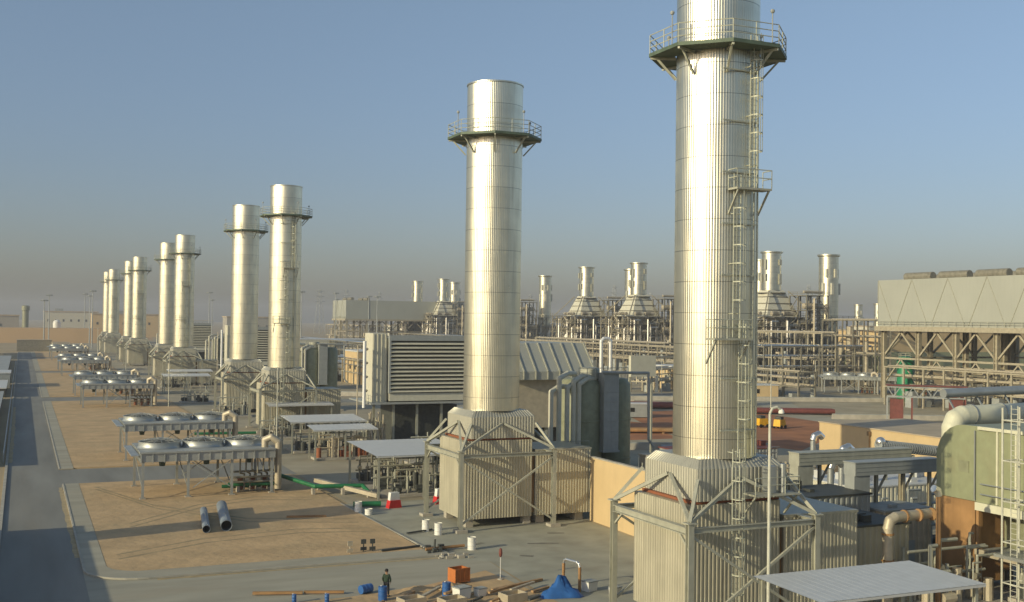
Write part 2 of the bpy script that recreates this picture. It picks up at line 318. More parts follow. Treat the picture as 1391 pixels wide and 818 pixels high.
# ================================================================ CHIMNEY UNITS
def make_stack():
    t = thing('exhaust_stack', '', 'chimney', (39.6, 57.9, 0), 0, 'silver exhaust stacks in the near row')
    n = 384
    sh = MB().lathe([(2.56,10.25),(2.56,39.98)], n=n, flute=.010)
    sh.lathe([(2.60,39.95),(2.63,39.95),(2.63,40.08),(2.48,40.08),(2.48,36),(0.01,36)], n=64)
    shaft = sh.build('chimney_shaft', CLAD, t)
    # walkway
    def octa(r): return [(r*math.cos(R(22.5+45*i)), r*math.sin(R(22.5+45*i))) for i in range(8)]
    pm = MB(); oo = octa(4.35); ii = octa(2.85)
    for z in (35.02, 35.16): pass
    vs = [(x,y,35.0) for x,y in oo]+[(x,y,35.0) for x,y in ii]+[(x,y,35.22) for x,y in oo]+[(x,y,35.22) for x,y in ii]
    fs = []
    for i in range(8):
        j = (i+1)%8; fs += [(i,j,8+j,8+i),(16+i,24+i,24+j,16+j),(i,16+i,16+j,j),(8+i,8+j,24+j,24+i)]
    pm.add(vs, fs)
    plat = pm.build('platform', PLATM, t)
    rail(MB(), [(x*.985,y*.985,35.22) for x,y in oo], 1.15, 1.15, True, .032, (1.0,.66,.33)).build('railing', RAILM, plat)
    for i in range(8):
        a = R(22.5+45*i); b = MB(); c, s = math.cos(a), math.sin(a)
        b.bar((3.9*c,3.9*s,34.98),(2.66*c,2.66*s,33.6),.12); b.bar((2.66*c,2.66*s,34.92),(4.25*c,4.25*s,34.92),.14); b.build('bracket', RAILM, plat)
    for i in range(4):
        a = R(15+90*i); c, s = math.cos(a)*4.2, math.sin(a)*4.2
        w = MB().tube((c,s,35.22),(c,s,37.0),.035,6); w.ball((c,s,37.1),.14,8); w.build('warning_lamp', GALVD, plat)
    # side platforms and caged ladders on the -Y side
    def sideplat(x0, x1, z):
        p = MB().box(x0,x1,-3.6,-2.65,z,z+.12); p.bar((x0+.15,-3.5,z),(x0+.15,-2.5,z-1.4),.1); p.bar((x1-.15,-3.5,z),(x1-.15,-2.4,z-1.4),.1)
        pp = p.build('side_platform', STEEL, t)
        rail(MB(), [(x0,-2.7,z+.12),(x0,-3.58,z+.12),(x1,-3.58,z+.12),(x1,-2.7,z+.12)], 1.1, .9, False, .03, (1,.55)).build('railing', RAILM, pp)
    sideplat(-1.0, 1.5, 26.4); sideplat(-2.5, .2, 17.4)
    def ladder(x, y, z0, z1, nm='caged_ladder'):
        l = MB()
        for sx in (-.25,.25): l.tube((x+sx,y,z0),(x+sx,y,z1),.035,5,cap=False)
        z = z0+.2
        while z < z1: l.tube((x-.25,y,z),(x+.25,y,z),.018,4,cap=False); z += .33
        z = z0+2.3
        while z < z1:
            pts = [(x+.36*math.cos(R(a)), y-.25+.42*math.sin(R(a)), z) for a in (20,-25,-60,-90,-120,-155,-200)]
            for a, b in zip(pts, pts[1:]): l.bar(a, b, .02, .07)
            z += 1.1
        for a in (-25,-90,-155):
            q = (x+.36*math.cos(R(a)), y-.25+.42*math.sin(R(a))); l.bar((q[0],q[1],z0+2.3),(q[0],q[1],z1),.045,.02)
        z = z0+1.5
        while z < z1: l.bar((x-.25,y,z),(x-.25,y+.5,z),.05); l.bar((x+.25,y,z),(x+.25,y+.5,z),.05); z += 3
        l.build(nm, RAILM, t)
    ladder(.75,-2.75,26.5,35.9); ladder(-.45,-2.85,17.5,27.4); ladder(0,-2.85,10.4,18.4); ladder(-1.0,-3.75,.3,11.0)
    cb = MB()
    for x in (1.0,1.25): cb.tube((x,-2.5,10.4),(x,-2.5,35.0),.05,6)
    z = 12
    while z < 34: cb.bar((-1.5,-2.78,z),(1.1,-2.6,z),.08); z += 3.1
    cb.build('conduit', RAILM, t)
    # hood with chamfered top
    lo = rect(-3.0,3.15,-2.75,3.3); hi = rect(-2.55,2.7,-2.2,2.8)
    hd = ribbed(lo, 7.85, 9.75, .27, .03, cap=True); hd.build('hood', HOODM, t)
    ribbed(lo, 9.75, 10.28, .27, .03, top=hi, cap=True).build('hood_top', HOODM, t)
    MB().box(-3.25,3.0,-2.6,3.2,7.68,7.84).build('rusty_joint', RUSTRED, t)
    ribbed(rect(-3.7,2.95,-2.75,3.4), .75, 7.66, .27, .035).build('casing', RIB, t)
    cs = MB()
    for x in (-3.3,2.3):
        for y in (-2.4,2.5): cs.mark().box(x,x+.7,y,y+.7,.02,.74)
    cs.build_each('plinth', CONC, t)
    d = ribbed(rect(3.35,9.0,-2.7,3.0), .75, 6.55, .27, .035); d.box(3.3,9.05,-2.75,3.05,6.56,6.72); dd = d.build('exhaust_duct', RIB, t)
    MB().box(2.97,3.33,-2.45,2.8,1.0,6.3).build('bellows', RUST, t)
    MB().box(3.6,4.4,-2.3,2.6,.02,.73).mark().box(7.6,8.4,-2.3,2.6,.02,.73).build_each('plinth', CONC, t)
    # portal frame
    LX, LY = (-4.6, 4.35), (-4.4, 4.4)
    for x in LX:
        for y in LY:
            l = MB().ibeam((x,y,.25),(x,y,6.95),.36); l.box(x-.32,x+.32,y-.32,y+.32,6.95,7.02); l.build('leg', STEEL, t)
            MB().box(x-.5,x+.5,y-.5,y+.5,.02,.26).build('footing', CONC, t)
    for y in LY: MB().ibeam((LX[0]+.19,y,6.55),(LX[1]-.19,y,6.55),.3).build('beam', STEEL, t)
    for x in LX: MB().ibeam((x,LY[0]+.19,6.5),(x,LY[1]-.19,6.5),.42).build('beam', STEEL, t)
    hc = {(-1,-1):(-3.08,-2.85),(1,-1):(3.22,-2.85),(-1,1):(-3.08,3.4),(1,1):(3.22,3.4)}
    for ix, x in ((-1,LX[0]),(1,LX[1])):
        for iy, y in ((-1,LY[0]),(1,LY[1])):
            h = hc[(ix,iy)]
            MB().bar((x,y,7.02),(h[0],h[1],9.15),.2).build('brace', STEEL, t)
            MB().bar((x,y,7.0),(.1*ix,h[1],9.15),.2).build('brace', STEEL, t)
            MB().bar((x,y,7.0),(h[0],.3+.12*iy,9.15),.2).build('brace', STEEL, t)
    for y in LY:
        for sg in (1,-1):
            MB().bar((LX[0],y-.02*sg,6.3 if sg>0 else .6),(LX[1],y-.02*sg,.6 if sg>0 else 6.3),.15).build('cross_brace', STEEL, t)
    for y in (LY[1],): 
        for x in LX[:1]: MB().bar((x,y,5.4),(x,y-1.1,6.3),.12).mark().bar((x,LY[0],5.4),(x,LY[0]+1.1,6.3),.12).build_each('knee_brace', STEEL, t)
    return t
YS = [57.9, 93.7, 181.8, 217.6, 305.7, 341.5, 429.6, 465.4, 553.5, 589.3]
SL = ['largest silver exhaust stack, cut off by the top photo edge, caged ladder on its side',
      'tall silver exhaust stack with green walkway ring at the photo centre',
      'silver exhaust stack third in size, left of the louvred filter house',
      'silver exhaust stack just left and behind the third largest one',
      'silver exhaust stack fifth in size, one lamp pole left of the fourth',
      'silver exhaust stack half hidden behind the left edge of the fifth largest one',
      'distant silver exhaust stack, right one of the third pair',
      'distant silver exhaust stack, left one of the third pair',
      'right one of the smallest and farthest pair of silver exhaust stacks',
      'leftmost and farthest silver exhaust stack of the row']
st = make_stack(); st['label'] = SL[0]
for i in range(1, 10): copy_tree(st, (39.6, YS[i], 0), SL[i], skip=('caged_ladder','side_platform','conduit') if i in (1,3,5,7,9) else ())
# ================================================================ AIR COOLERS
def make_cooler():
    t = thing('air_cooler', '', 'air cooler', (10.5, 115.6, 0), 0, 'three-fan air coolers on legs beside the road')
    LN, WD = 13.4, 9.6
    st = MB().box(0,LN,0,WD,3.78,4.72)
    for i in range(13): st.box(.05+i*LN/12-.05,.05+i*LN/12+.05,-.09,-.002,3.72,4.76) if i < 12 else None
    for i in range(7): st.box(-.09,-.002,.3+i*1.45,.4+i*1.45,3.72,4.76)
    st.box(-.12,LN,-.14,-.1,4.62,4.80); st.build('cooler_bay', GALVD, t)
    MB().box(-.9,-.12,.1,WD-.1,4.40,4.48).build('walkway', GALV, t)
    for i in range(3):
        cx, cyy = 2.3+i*4.4, 4.8
        rg = MB().lathe([(2.25,4.73),(2.15,4.85),(2.1,5.0),(2.1,5.32),(2.16,5.32),(2.16,5.38),(2.04,5.38),(2.04,4.85),(2.15,4.73)], (cx,cyy,0), 40)
        r_ = rg.build('fan_ring', GALV, t, smooth=True)
        g = MB()
        for rr, zz in ((.35,5.66),(.8,5.62),(1.25,5.56),(1.7,5.48)):
            g.lathe([(rr,zz),(rr+.05,zz),(rr+.05,zz+.02),(rr,zz+.02)], (cx,cyy,0), 28, closed=True)
        for a in range(16): g.bar((cx+.3*math.cos(a*math.pi/8),cyy+.3*math.sin(a*math.pi/8),5.67),(cx+2.08*math.cos(a*math.pi/8),cyy+2.08*math.sin(a*math.pi/8),5.38),.05,.025)
        g.lathe([(.01,5.72),(.36,5.7),(.36,5.64),(.01,5.64)], (cx,cyy,0), 16)
        g.build('fan_guard', GALV, r_)
        b = MB()
        for k in range(6):
            a = k*math.pi/3+.3*i; b.bar((cx+.25*math.cos(a),cyy+.25*math.sin(a),5.25),(cx+1.95*math.cos(a),cyy+1.95*math.sin(a),5.32),.38,.05)
        b.tube((cx,cyy,4.9),(cx,cyy,5.4),.25,12); b.build('fan_blade', DARK, r_)
        MB().lathe([(.01,3.1),(.28,3.1),(.32,3.4),(.5,3.76),(.01,3.77)], (cx,cyy-2.6,0), 14).build('fan_motor', mat('dark_green_motor',(.03,.06,.04),.5), t)
    for x in (.25, 4.65, 9.0, 13.1):
        for y in (.3, WD-.3):
            MB().ibeam((x,y,.2),(x,y,3.77),.24).build('leg', GALVD, t)
            MB().box(x-.3,x+.3,y-.3,y+.3,.08,.2).build('footing', CONC, t)
        MB().bar((x,.5,1.0),(x,WD-.5,3.5),.09).build('brace', GALVD, t)
    for y in (.3,WD-.3):
        MB().bar((5.1,y,1.0),(8.8,y,3.6),.09).bar((5.0,y,3.6),(8.8,y,1.0),.09).build('brace', GALVD, t)
    MB().path([(12.6,1.6,4.73),(12.6,1.6,5.5),(13.2,1.2,5.8),(13.9,1.0,5.3),(13.9,1.0,.4)],.36,12).build('header_pipe', PIPE, t, smooth=True)
    p = MB()
    for k in range(7): x = 9.9+k*.6; p.path([(x,.7,3.7),(x,.7,2.2+.2*(k%3)),(x+.6,1.6,2.0),(x+.6,1.6,.3)],.09,6)
    for z in (2.3,1.7,1.2): p.tube((9.0,1.3,z),(14.2,1.3,z),.11,8)
    p.build('pipework', BROWNP, t)
    v = MB()
    for k in range(3): v.mark().tube((10.2+k*1.3,2.2,.3),(10.2+k*1.3,2.2,1.6),.3,10)
    v.build_each('valve', RUSTRED, t)
    return t
ck = make_cooler(); CY = [115.6, 147.0, 233.0, 268.5, 357.5, 392.0, 480.5, 515.5]
CLb = ['nearest grey three-fan air cooler on the sand lot, green pipes below it',
       'second grey three-fan air cooler just beyond the nearest one',
       'third air cooler counted from the front, beyond the second cross road',
       'fourth air cooler counted from the front, right behind the third', 'fifth air cooler counted from the front, distant',
       'sixth air cooler counted from the front, right behind the fifth', 'seventh air cooler counted from the front, small and far off',
       'farthest and smallest three-fan air cooler near the road end']
ck['label'] = CLb[0]; ck.location = (11.1, CY[0], 0)
for i in range(1, 8): copy_tree(ck, (11.1 + (1.0 if i == 1 else 0), CY[i], 0), CLb[i])
# ================================================================ CANOPIES AND SKIDS
def canopy(loc, lx, ly, h, label, name='pump_shelter', drop=.35, posts=(3,2)):
    t = thing(name, label, 'shelter', loc, 0, 'open metal roofed shelters')
    m = MB(); k = int(lx/.5)
    for i in range(k):
        x0 = i*lx/k; x1 = (i+1)*lx/k; w = (x1-x0)
        a = [(x0,h+.0),(x0+w*.45,h),(x0+w*.55,h+.006),(x1-.001,h+.006)]
        for p, q in zip(a, a[1:]+[(x1,h)]):
            m.add([(p[0],0,p[1]),(q[0],0,q[1]),(q[0],ly,q[1]+drop),(p[0],ly,p[1]+drop)],[(0,1,2,3)])
    m.box(0,lx,.02,.06,h-.16,h-.02)
    m.build('roof', ROOFM, t)
    b = MB()
    for f in (.05,.35,.65,.95): b.bar((.1,ly*f,h+drop*f-.09),(lx-.1,ly*f,h+drop*f-.09),.1,.12)
    b.build('purlin', STEEL, t)
    for i in range(posts[0]):
        x = .35+i*(lx-.7)/(posts[0]-1)
        for j in range(posts[1]):
            y = .4+j*(ly-.8)/(posts[1]-1)
            MB().ibeam((x,y,.02),(x,y,h+drop*y/ly-.17),.2).build('post', STEEL, t)
    return t
def skid(loc, lx, ly, h, seed, label, name='pump_skid', cat='pump skid', group='pump and valve skids', base=.3, mats=None):
    rd = random.Random(seed); t = thing(name, label, cat, loc, 0, group); ms = mats or [STEEL, DARK, PIPE]
    MB().box(0,lx,0,ly,.02,base).build('base_frame', CONC, t)
    p = MB(); q = MB(); v = MB()
    for k in range(int(lx*2.8)):
        x = rd.uniform(.3,lx-.3); y = rd.uniform(.3,ly-.3); z = rd.uniform(.5*h,h); r = rd.choice((.06,.09,.13))
        p.path([(x,y,base),(x,y,z),(min(lx-.1,x+rd.uniform(.5,2)),y,z)] if rd.random()<.5 else [(x,y,base),(x,y,z)], r, 6)
        if rd.random()<.5: v.mark().tube((x-.2,y,z*.6),(x+.2,y,z*.6),r*2.4,8); v.tube((x,y-.3,z*.6),(x,y+.0,z*.6),.03,5)
    for k in range(int(lx/.8)+1):
        x = rd.uniform(.5,lx-.6); y = rd.uniform(.5,max(.6,ly-.7)); hh = rd.uniform(.8,h*.6); q.mark()
        if rd.random()<.5: q.tube((x,y,base),(x,y,hh),.32,10)
        else: q.tube((x-.5,y,base+.5),(x+.5,y,base+.5),.33,10); q.box(x-.3,x+.3,y-.3,y+.3,base,base+.3)
    for z in (h*.45,h*.8): p.tube((.1,ly*.5,z),(lx-.1,ly*.5,z),.1,8)
    p.build('pipework', ms[0], t); q.build_each('pump', ms[1], t); v.build_each('valve', ms[2], t)
    return t
canopy((32.9,107.2,0), 10.4, 11.5, 4.55, 'white roofed pump shelter left of the central stack frame, on the grey slab')
canopy((33.2,147.6,0), 10.6, 7.0, 4.35, 'wide white roofed shelter, middle one of the three stepped roofs')
canopy((34.4,139.6,0), 8.6, 4.0, 4.0, 'small narrow white roofed shelter, front one of the three stepped roofs')
canopy((36.0,175.6,0), 10.6, 4.6, 4.4, 'white roofed shelter in front of the third stack, rear one of the three stepped roofs')
canopy((35.6,42.9,0), 10.8, 5.5, 4.95, 'large nearest white sheet roof at the lower right edge', posts=(3,2), drop=.1)
canopy((30.8,272,0), 11, 4.5, 4.2, 'far white roofed shelter left of the fourth stack, lower one')
canopy((33.5,286,0), 11, 4.5, 4.6, 'far white roofed shelter left of the fourth stack, upper one')
skid((34.0,109.0,0), 8.6, 7.8, 3.5, 1, 'dark pumps and valve pipes under the white roof left of the central stack', mats=[STEEL,DARK,DARK])
skid((34.4,118.6,0), 8, 3.5, 3.2, 11, 'second dark pump row deeper under the white roof left of the central stack', mats=[BROWNP,DARK,PIPE])
skid((34.0,148.6,0), 9, 5, 3.0, 2, 'pumps and pipes under the middle stepped roof')
skid((34.9,140.2,0), 7.6, 2.8, 3.3, 3, 'row of upright pale pipes under the front stepped roof', mats=[PIPE,RUSTRED,PIPE])
skid((37,177,0), 8, 3.2, 3, 4, 'pumps below the rear stepped roof')
skid((36.3,44,0), 9, 3.6, 2.6, 5, 'pipes and pumps below the nearest white roof', mats=[PIPE,CONC,DARK])
for k, (x, y) in enumerate(((33,166),(45,130),(47,160),(33,205),(31,240),(32,290),(45,250))):
    skid((x,y,0), 6+k%3, 5, 3.4+k%2, 20+k, ['valve skid beside the second air cooler','pipe skid right of the white pump shelter','pump skid in front of the louvred filter house','valve skid left of the fourth stack','valve skid by the third air cooler','dark pump skid by the fourth air cooler','pump skid behind the fourth stack'][k])
# ================================================================ GREEN INTAKE SILENCERS
def make_silencer():
    t = thing('intake_silencer', '', 'silencer tank', (50, 99, 0), 0, 'paired dark green silencer tanks')
    for k, (x, y, r) in enumerate(((2.5,1.9,2.3),(6.6,2.2,1.8))):
        m = MB().lathe([(r-.05,.3),(r,.35),(r,4.2),(r+.08,4.22),(r+.08,4.4),(r,4.42),(r,8.2),(r+.06,8.22),(r+.06,8.35),(r,8.37),(r,11.9),(r-.35,12.4),(r-.6,12.55),(.01,12.55)], (x,y,0), 28)
        m.build('tank', SAGED, t, smooth=True)
    g = MB().box(3.9,5.6,-.75,.9,5.4,13.2).box(3.8,5.7,-.85,1.0,5.2,5.39)
    for z in range(6,13): g.box(3.86,5.64,-.79,.94,z+.3,z+.36)
    g.build('rectangular_duct', GREYP, t)
    p = MB()
    for x, h in ((-.2,11.8),(.5,12.4),(-1.1,12.7),(1.1,12.1),(-2.0,11.4)): p.path([(x,-.6,.3),(x,-.6,h),(x+1.2,0,h+.5),(x+2.4,.6,h+.4)], .26, 8)
    p.build('pipe', CREAM, t, smooth=True)
    c = MB().lathe([(1.0,12.56),(1.0,13.5),(.8,13.7),(.01,13.7)], (3.4,1.4,0), 20); c.build('top_dome', STEEL, t, smooth=True)
    rail(MB(), [(1.4,0,12.6),(4,-.4,12.6),(7.4,.6,12.6),(7.8,3,12.6)], 1.1, .8, r=.035).build('railing', STEEL, t)
    h = MB().tube((7.0,-1.0,13.2),(8.6,-1.0,13.2),.16,8).path([(3.5,-1.0,13.3),(8.9,-1.0,13.2),(9.0,-1.0,6.4),(9.6,-1.0,5.6)],.14,8); h.build('overflow_pipe', GREYP, t)
    b = MB().box(.5,8.8,-1.6,3.8,.02,.3); b.build('plinth', CONC, t)
    l = MB(); rail(l, [(-1.4,-1.2,5.4),(2,-1.2,5.4)], 1.1, .9); l.box(-1.5,2.2,-1.2,0,5.3,5.42)
    for x in (-1.4,.4,2.1): l.ibeam((x,-1.1,.02),(x,-1.1,5.3),.2)
    l.build('access_platform', STEEL, t)
    return t
sl = make_silencer(); sl['label'] = 'pair of dark green silencer tanks with grey duct right of the central stack'
for y, lb in ((216.0,'pair of dark green tanks with grey duct behind the third stack'),(222.9+124-24,'small pair of dark tanks between the stack pairs'),(447,'distant dark tanks behind the third stack pair')):
    copy_tree(sl, (50, y, 0), lb)
# ================================================================ LOUVRED FILTER HOUSE
def make_filter():
    t = thing('filter_house', '', 'filter house', (49.0, 154, 0), 0, 'louvred air intake filter houses')
    W_, D_ = 12.5, 10
    MB().box(0,W_,.3,D_,6.6,15.6).build('body', CREAM, t)
    f = MB().box(-.15,W_,-.3,.299,15.25,16.05).box(-.15,.12,-.3,.299,7.6,15.249).box(W_-.12,W_,-.3,.299,7.6,15.249)
    f.build('louvre_frame', GREYP, t)
    s = MB()
    for k in range(13):
        z = 7.75+k*.58; s.add([(.12,-.38,z),(W_-.12,-.38,z),(W_-.12,.1,z+.32),(.12,.1,z+.32),(.12,-.36,z-.03),(W_-.12,-.36,z-.03),(W_-.12,.1,z+.2),(.12,.1,z+.2)], [(0,1,2,3),(4,7,6,5),(0,4,5,1),(0,3,7,4),(1,5,6,2)])
    s.build('louvre_slats', CREAM, t)
    MB().box(.12,W_-.12,.22,.28,7.6,15.2).build('filter_void', mat('dark_louvre_gap',(.10,.095,.075),.9), t)  # dark sheet paints in the shade of the gaps between the slats
    MB().box(0,W_,-.05,D_,5.5,7.58).build('sill_panel', CREAM, t) if False else MB().box(0,W_,-.05,.295,6.45,7.59).build('sill_panel', CREAM, t)
    sd_ = MB().box(-2.4,-.2,.6,4.6,6.3,16.3)
    for k in range(4): sd_.box(-2.3+k*.6,-2.2+k*.6,.5,.598,6.4,16.2)
    sd_.build('side_panel', CREAM, t)
    fl = MB().box(-3.2,W_+.2,-1.5,D_,6.1,6.29)
    rail(fl, [(-3.2,-1.4,6.3),(-3.2,.6,6.3)], 1.1, .8)
    fl.build('deck', GREYP, t)
    for x in (.6,4.2,8,11.8):
        for y in (-.2, D_-.4): MB().ibeam((x,y,.02),(x,y,6.09),.32).build('leg', STEEL, t)
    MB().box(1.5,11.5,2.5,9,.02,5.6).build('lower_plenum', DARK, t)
    pp = MB().tube((-3.9,-.4,5.6),(-3.9,-.4,15.2),.26,12)
    pp.build('vent_pipe', mat('white_vent_pipe',(.8,.8,.78),.35,.3,var=.03), t, smooth=True)
    q = MB().tube((-4.8,0,.1),(-4.8,0,14.6),.09,8)
    for z in (8,10,12,14): q.tube((-3.9,-.4,z),(-3.1,.6,z),.08,6); q.ball((-3.4,.2,z),.22,8)
    q.build('bracket_pipe', PIPE, t)
    v = MB(); rd = random.Random(5)
    for k in range(10): x = rd.uniform(-3,0); v.path([(x,rd.uniform(-1,2),.1),(x,rd.uniform(-1,2),rd.uniform(2,5))],.12,6)
    v.build('pipework', PIPE, t)
    return t
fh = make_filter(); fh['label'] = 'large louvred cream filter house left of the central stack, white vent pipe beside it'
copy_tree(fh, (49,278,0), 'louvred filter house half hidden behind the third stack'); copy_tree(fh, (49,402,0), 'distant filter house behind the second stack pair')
# ================================================================ WALL, TAN BUILDING, EQUIPMENT BEHIND
t = thing('boundary_wall', 'tall tan rendered wall between the two nearest stacks', 'wall', (48, 60.5, 0))
MB().box(.45,.75,0,30.3,.0,5.8).build('wall_panel', TAN, t)
MB().box(.38,.82,-.05,30.35,5.803,5.92).build('coping', CONC, t)
t = thing('tan_building', 'long flat-roofed tan building right of the nearest stack', 'building', (93, 84, 0))
MB().box(0,14,-6,28.7,0,6.0).build('wall', TAN, t)
rf = MB().box(-.12,14.1,-6.1,28.82,6.003,6.12).build('roof', TANROOF, t)
for k, y in enumerate((23.5, 13.5, 3)):
    d = MB().box(-.02,.03,y,y+1.3,.02,2.5).build('door', BLACK, t)
    MB().box(-.08,.03,y-.1,y,.02,2.6).box(-.08,.03,y+1.301,y+1.4,.02,2.6).build('door_frame', RUST, d)
for y in (19.5, 5): MB().tube((-.12,y,.1),(-.12,y,5.6),.09,6).box(-.3,-.02,y-.25,y+.25,5.2,5.7).build('downpipe', mat('brown_downpipe',(.25,.16,.08),.7), t)
# bus ducts and cable bridges
def duct_bridge(label, x0, x1, y, z, hgt, m, nposts):
    t = thing('cable_bridge', label, 'duct', (x0, y, 0), 0, 'grey duct bridges over the transformer yard'); L_ = x1-x0
    b = MB().box(0,L_,0,1.3,z-hgt,z)
    for k in range(1,3): b.box(.02,L_-.02,-.03,-.001,z-hgt+k*hgt/3-.03,z-hgt+k*hgt/3+.03)
    b.box(-.06,L_+.06,-.05,1.35,z+.001,z+.08); b.build('duct', m, t)
    MB().box(.0,1.5,.1,1.2,.02,z-hgt-.002).build('riser_duct', m, t)
    for k in range(nposts):
        x = 2.6+k*(L_-3.2)/max(1,nposts-1)
        MB().ibeam((x,.65,.02),(x,.65,z-hgt-.01),.24).bar((x,.65,z-hgt-1.6),(x+1.0,.65,z-hgt-.05),.14).build('post', ACCS, t)
    return t
duct_bridge('upper long grey-green duct bridge in front of the tan building', 57.4, 69.2, 72, 7.95, .95, STEEL, 3)
duct_bridge('lower grey duct bridge leading to the sage filter house', 57.9, 66.5, 66, 7.9, .95, GREYP, 3)
t = thing('corrugated_duct', 'short dark corrugated duct against the tan building wall', 'duct', (77.4, 85, 0))
m = MB()
for k in range(26): m.lathe([(.42,0),(.5,.08),(.5,.16),(.42,.24)], (0,0,0), 14)
m = MB(); 
for k in range(30): m.tube((k*.3,0,6.6-k*.035),(k*.3+.16,0,6.6-k*.035),.55,14); m.tube((k*.3+.16,0,6.6-k*.035),(k*.3+.3,0,6.6-k*.035),.44,14)
m.build('hose', GALVD, t); MB().ball((.3,0,6.9),.5,14).build('cap', SHINY, t, smooth=True)
for x in (1,4.5,8): MB().ibeam((x,0,.02),(x,0,6.0-x*.12),.22).build('post', STEEL, t)
def box_unit(label, x, y, lx, ly, h, m, roofm, name='equipment_enclosure', cat='enclosure', rib=True, detail=7):
    t = thing(name, label, cat, (x,y,0), 0, 'boxy equipment enclosures'); rd = random.Random(detail)
    (ribbed(rect(0,lx,0,ly),.15,h,.5,.06) if rib else MB().box(0,lx,0,ly,.15,h)).build('body', m, t)
    r_ = MB().box(-.12,lx+.12,-.12,ly+.12,h+.003,h+.14)
    for k in range(int(lx*ly/9)):
        a = rd.uniform(.4,lx-.9); b = rd.uniform(.4,ly-.9); r_.box(a,a+rd.uniform(.3,1.0),b,b+rd.uniform(.3,.9),h+.141,h+.14+rd.uniform(.2,.8))
    r_.build('roof', roofm, t)
    MB().box(-.1,lx+.1,-.1,ly+.1,.01,.149).build('plinth', CONC, t)
    MB().box(lx*.4,lx*.4+1,-.11,-.07,.3,2.4).build('door', GREYP, t)
    return t
box_unit('dark-roofed ribbed turbine enclosure right of the nearest exhaust duct', 49.4, 56.8, 5.0, 6.2, 5.2, RIB, DARK)
box_unit('grey electrical enclosure behind the ribbed turbine enclosure', 50.5, 64.5, 7.5, 4.6, 5.8, GREYP, DARK, detail=9)
box_unit('beige low enclosure below the long duct bridge', 58.5, 63.5, 4.5, 3.2, 4.6, PIPE, GALVD, detail=4)
box_unit('pale low flat shed in front of the tan building', 72, 82, 12, 8, 3.0, CREAM, ROOFM, detail=3)
box_unit('grey control cabin behind the boundary wall', 52.5, 84, 6, 5.5, 4.0, GREYP, DARK, detail=12)
box_unit('beige flat box beside the dark green silencers', 56.5, 91.5, 6.5, 4, 5.2, PIPE, PIPE, rib=False, detail=13)
box_unit('maroon-roofed long shed behind the nearest stack', 72, 112, 14, 5, 3.0, GREYP, MAROON, detail=14)
box_unit('grey long shed beyond the boundary wall with low pale roof', 60, 120, 9, 8, 2.6, GREYP, TANROOF, detail=15)
t = thing('drum_tank', 'grey cone-bottomed vessel just over the top of the tan wall', 'tank', (51.5, 78, 0), 0)
MB().lathe([(.9,3.6),(1.6,4.6),(1.7,6.4),(.01,6.6)],(0,0,0),20).build('vessel', GREYP, t, smooth=True)
for a in range(4): MB().tube((1.2*math.cos(a*1.57+.7),1.2*math.sin(a*1.57+.7),.02),(1.4*math.cos(a*1.57+.7),1.4*math.sin(a*1.57+.7),4.6),.1,6).build('leg', STEEL, t)
# hopper panelled filter house
t = thing('hopper_house', 'grey sloped-panel filter house behind the central stack', 'filter house', (52.6, 120, 0))
MB().box(0,11,0,12,5.6,11.4).build('body', PIPE, t)
hp = MB().xprism([(-1.6,12.4),(-1.6,11.41),(12,11.41),(12,15.7),(1.5,15.7)],.0,11)
hp.build('sloped_hood', ACCP, t)
r_ = MB()
for k in range(8): x = k*11/7; r_.bar((x,-1.7,12.4),(x,1.45,15.78),.16,.12); r_.bar((x,-1.68,11.5),(x,-1.68,12.4),.14)
r_.build('rib', STEEL, t)
for x in (.4,5.5,10.6):
    for y in (.4,11.6): MB().ibeam((x,y,.02),(x,y,5.59),.35).build('leg', STEEL, t)
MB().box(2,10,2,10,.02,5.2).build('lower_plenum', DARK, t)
t = thing('vent_loop', 'bright white inverted U vent pipe behind the green silencers', 'pipe', (59.9, 110, 0))
MB().path([(0,0,.1),(0,0,16.2),(.3,0,16.5),(.9,0,16.5),(1.2,0,16.2),(1.2,0,.1)],.2,12).build('pipe', MATS['white_vent_pipe'], t, smooth=True)
t = thing('panel_board', 'cream rectangular panel on posts behind the green silencers', 'panel', (63.2,109,0))
MB().box(0,3.3,0,.4,12.2,14.6).build('panel', CREAM, t)
for x in (.2,3.1): MB().bar((x,.6,.02),(x,.6,14.5),.2).build('post', STEEL, t)
# sage filter house, right edge
t = thing('sage_filter_house', 'weathered sage green filter house with arched end at the right edge', 'filter house', (60.6, 42.4, 0))
poly = [(0,6.3),(18.2,6.3),(18.2,9.6)] + [(15.7+2.5*math.cos(R(a)), 9.0+2.5*math.sin(R(a))) for a in (15,30,45,60,75,90)] + [(0,11.5)]
MB().xprism(poly, 0, 9).build('body', SAGE, t)
rb = MB()
for k in range(9): y = .2+k*1.55; rb.box(-.16,-.002,y,y+.14,6.35,11.3)
rb.box(-.2,-.003,-.1,14.3,11.3,11.52); rb.build('rib', SAGEP, t)
MB().box(-.05,-.001,15.2,16.1,8.2,9.0).build('hatch', SAGED, t)
cn = MB()
for z in (6.9,7.6): cn.tube((-.22,.2,z),(-.22,14,z),.05,6)
cn.tube((-.12,14.6,6.4),(-.12,14.6,11.2),.05,6); cn.build('conduit', GALV, t)
MB().box(-.06,3.5,14.6,17.9,.7,6.28).build('rusted_duct', RUST, t)
MB().box(-.2,.1,-.2,14.5,5.75,6.29).build('beam', SAGEP, t)
MB().box(-.2,.1,-.2,14.5,2.7,3.1).build('beam', PIPE, t)
MB().box(0.1,8,-.1,14.4,2.9,3.05).build('floor_plate', GALVD, t)
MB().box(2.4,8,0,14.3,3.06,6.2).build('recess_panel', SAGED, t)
for y in (0,4.8,9.6,14.3): MB().bar((-.05,y,.02),(-.05,y,5.74),.22).build('post', RUST if y > 9 else SAGEP, t)
sk_ = skid((60.8,46,0), 6, 12, 2.4, 41, 'pipes and pump under the sage filter house')
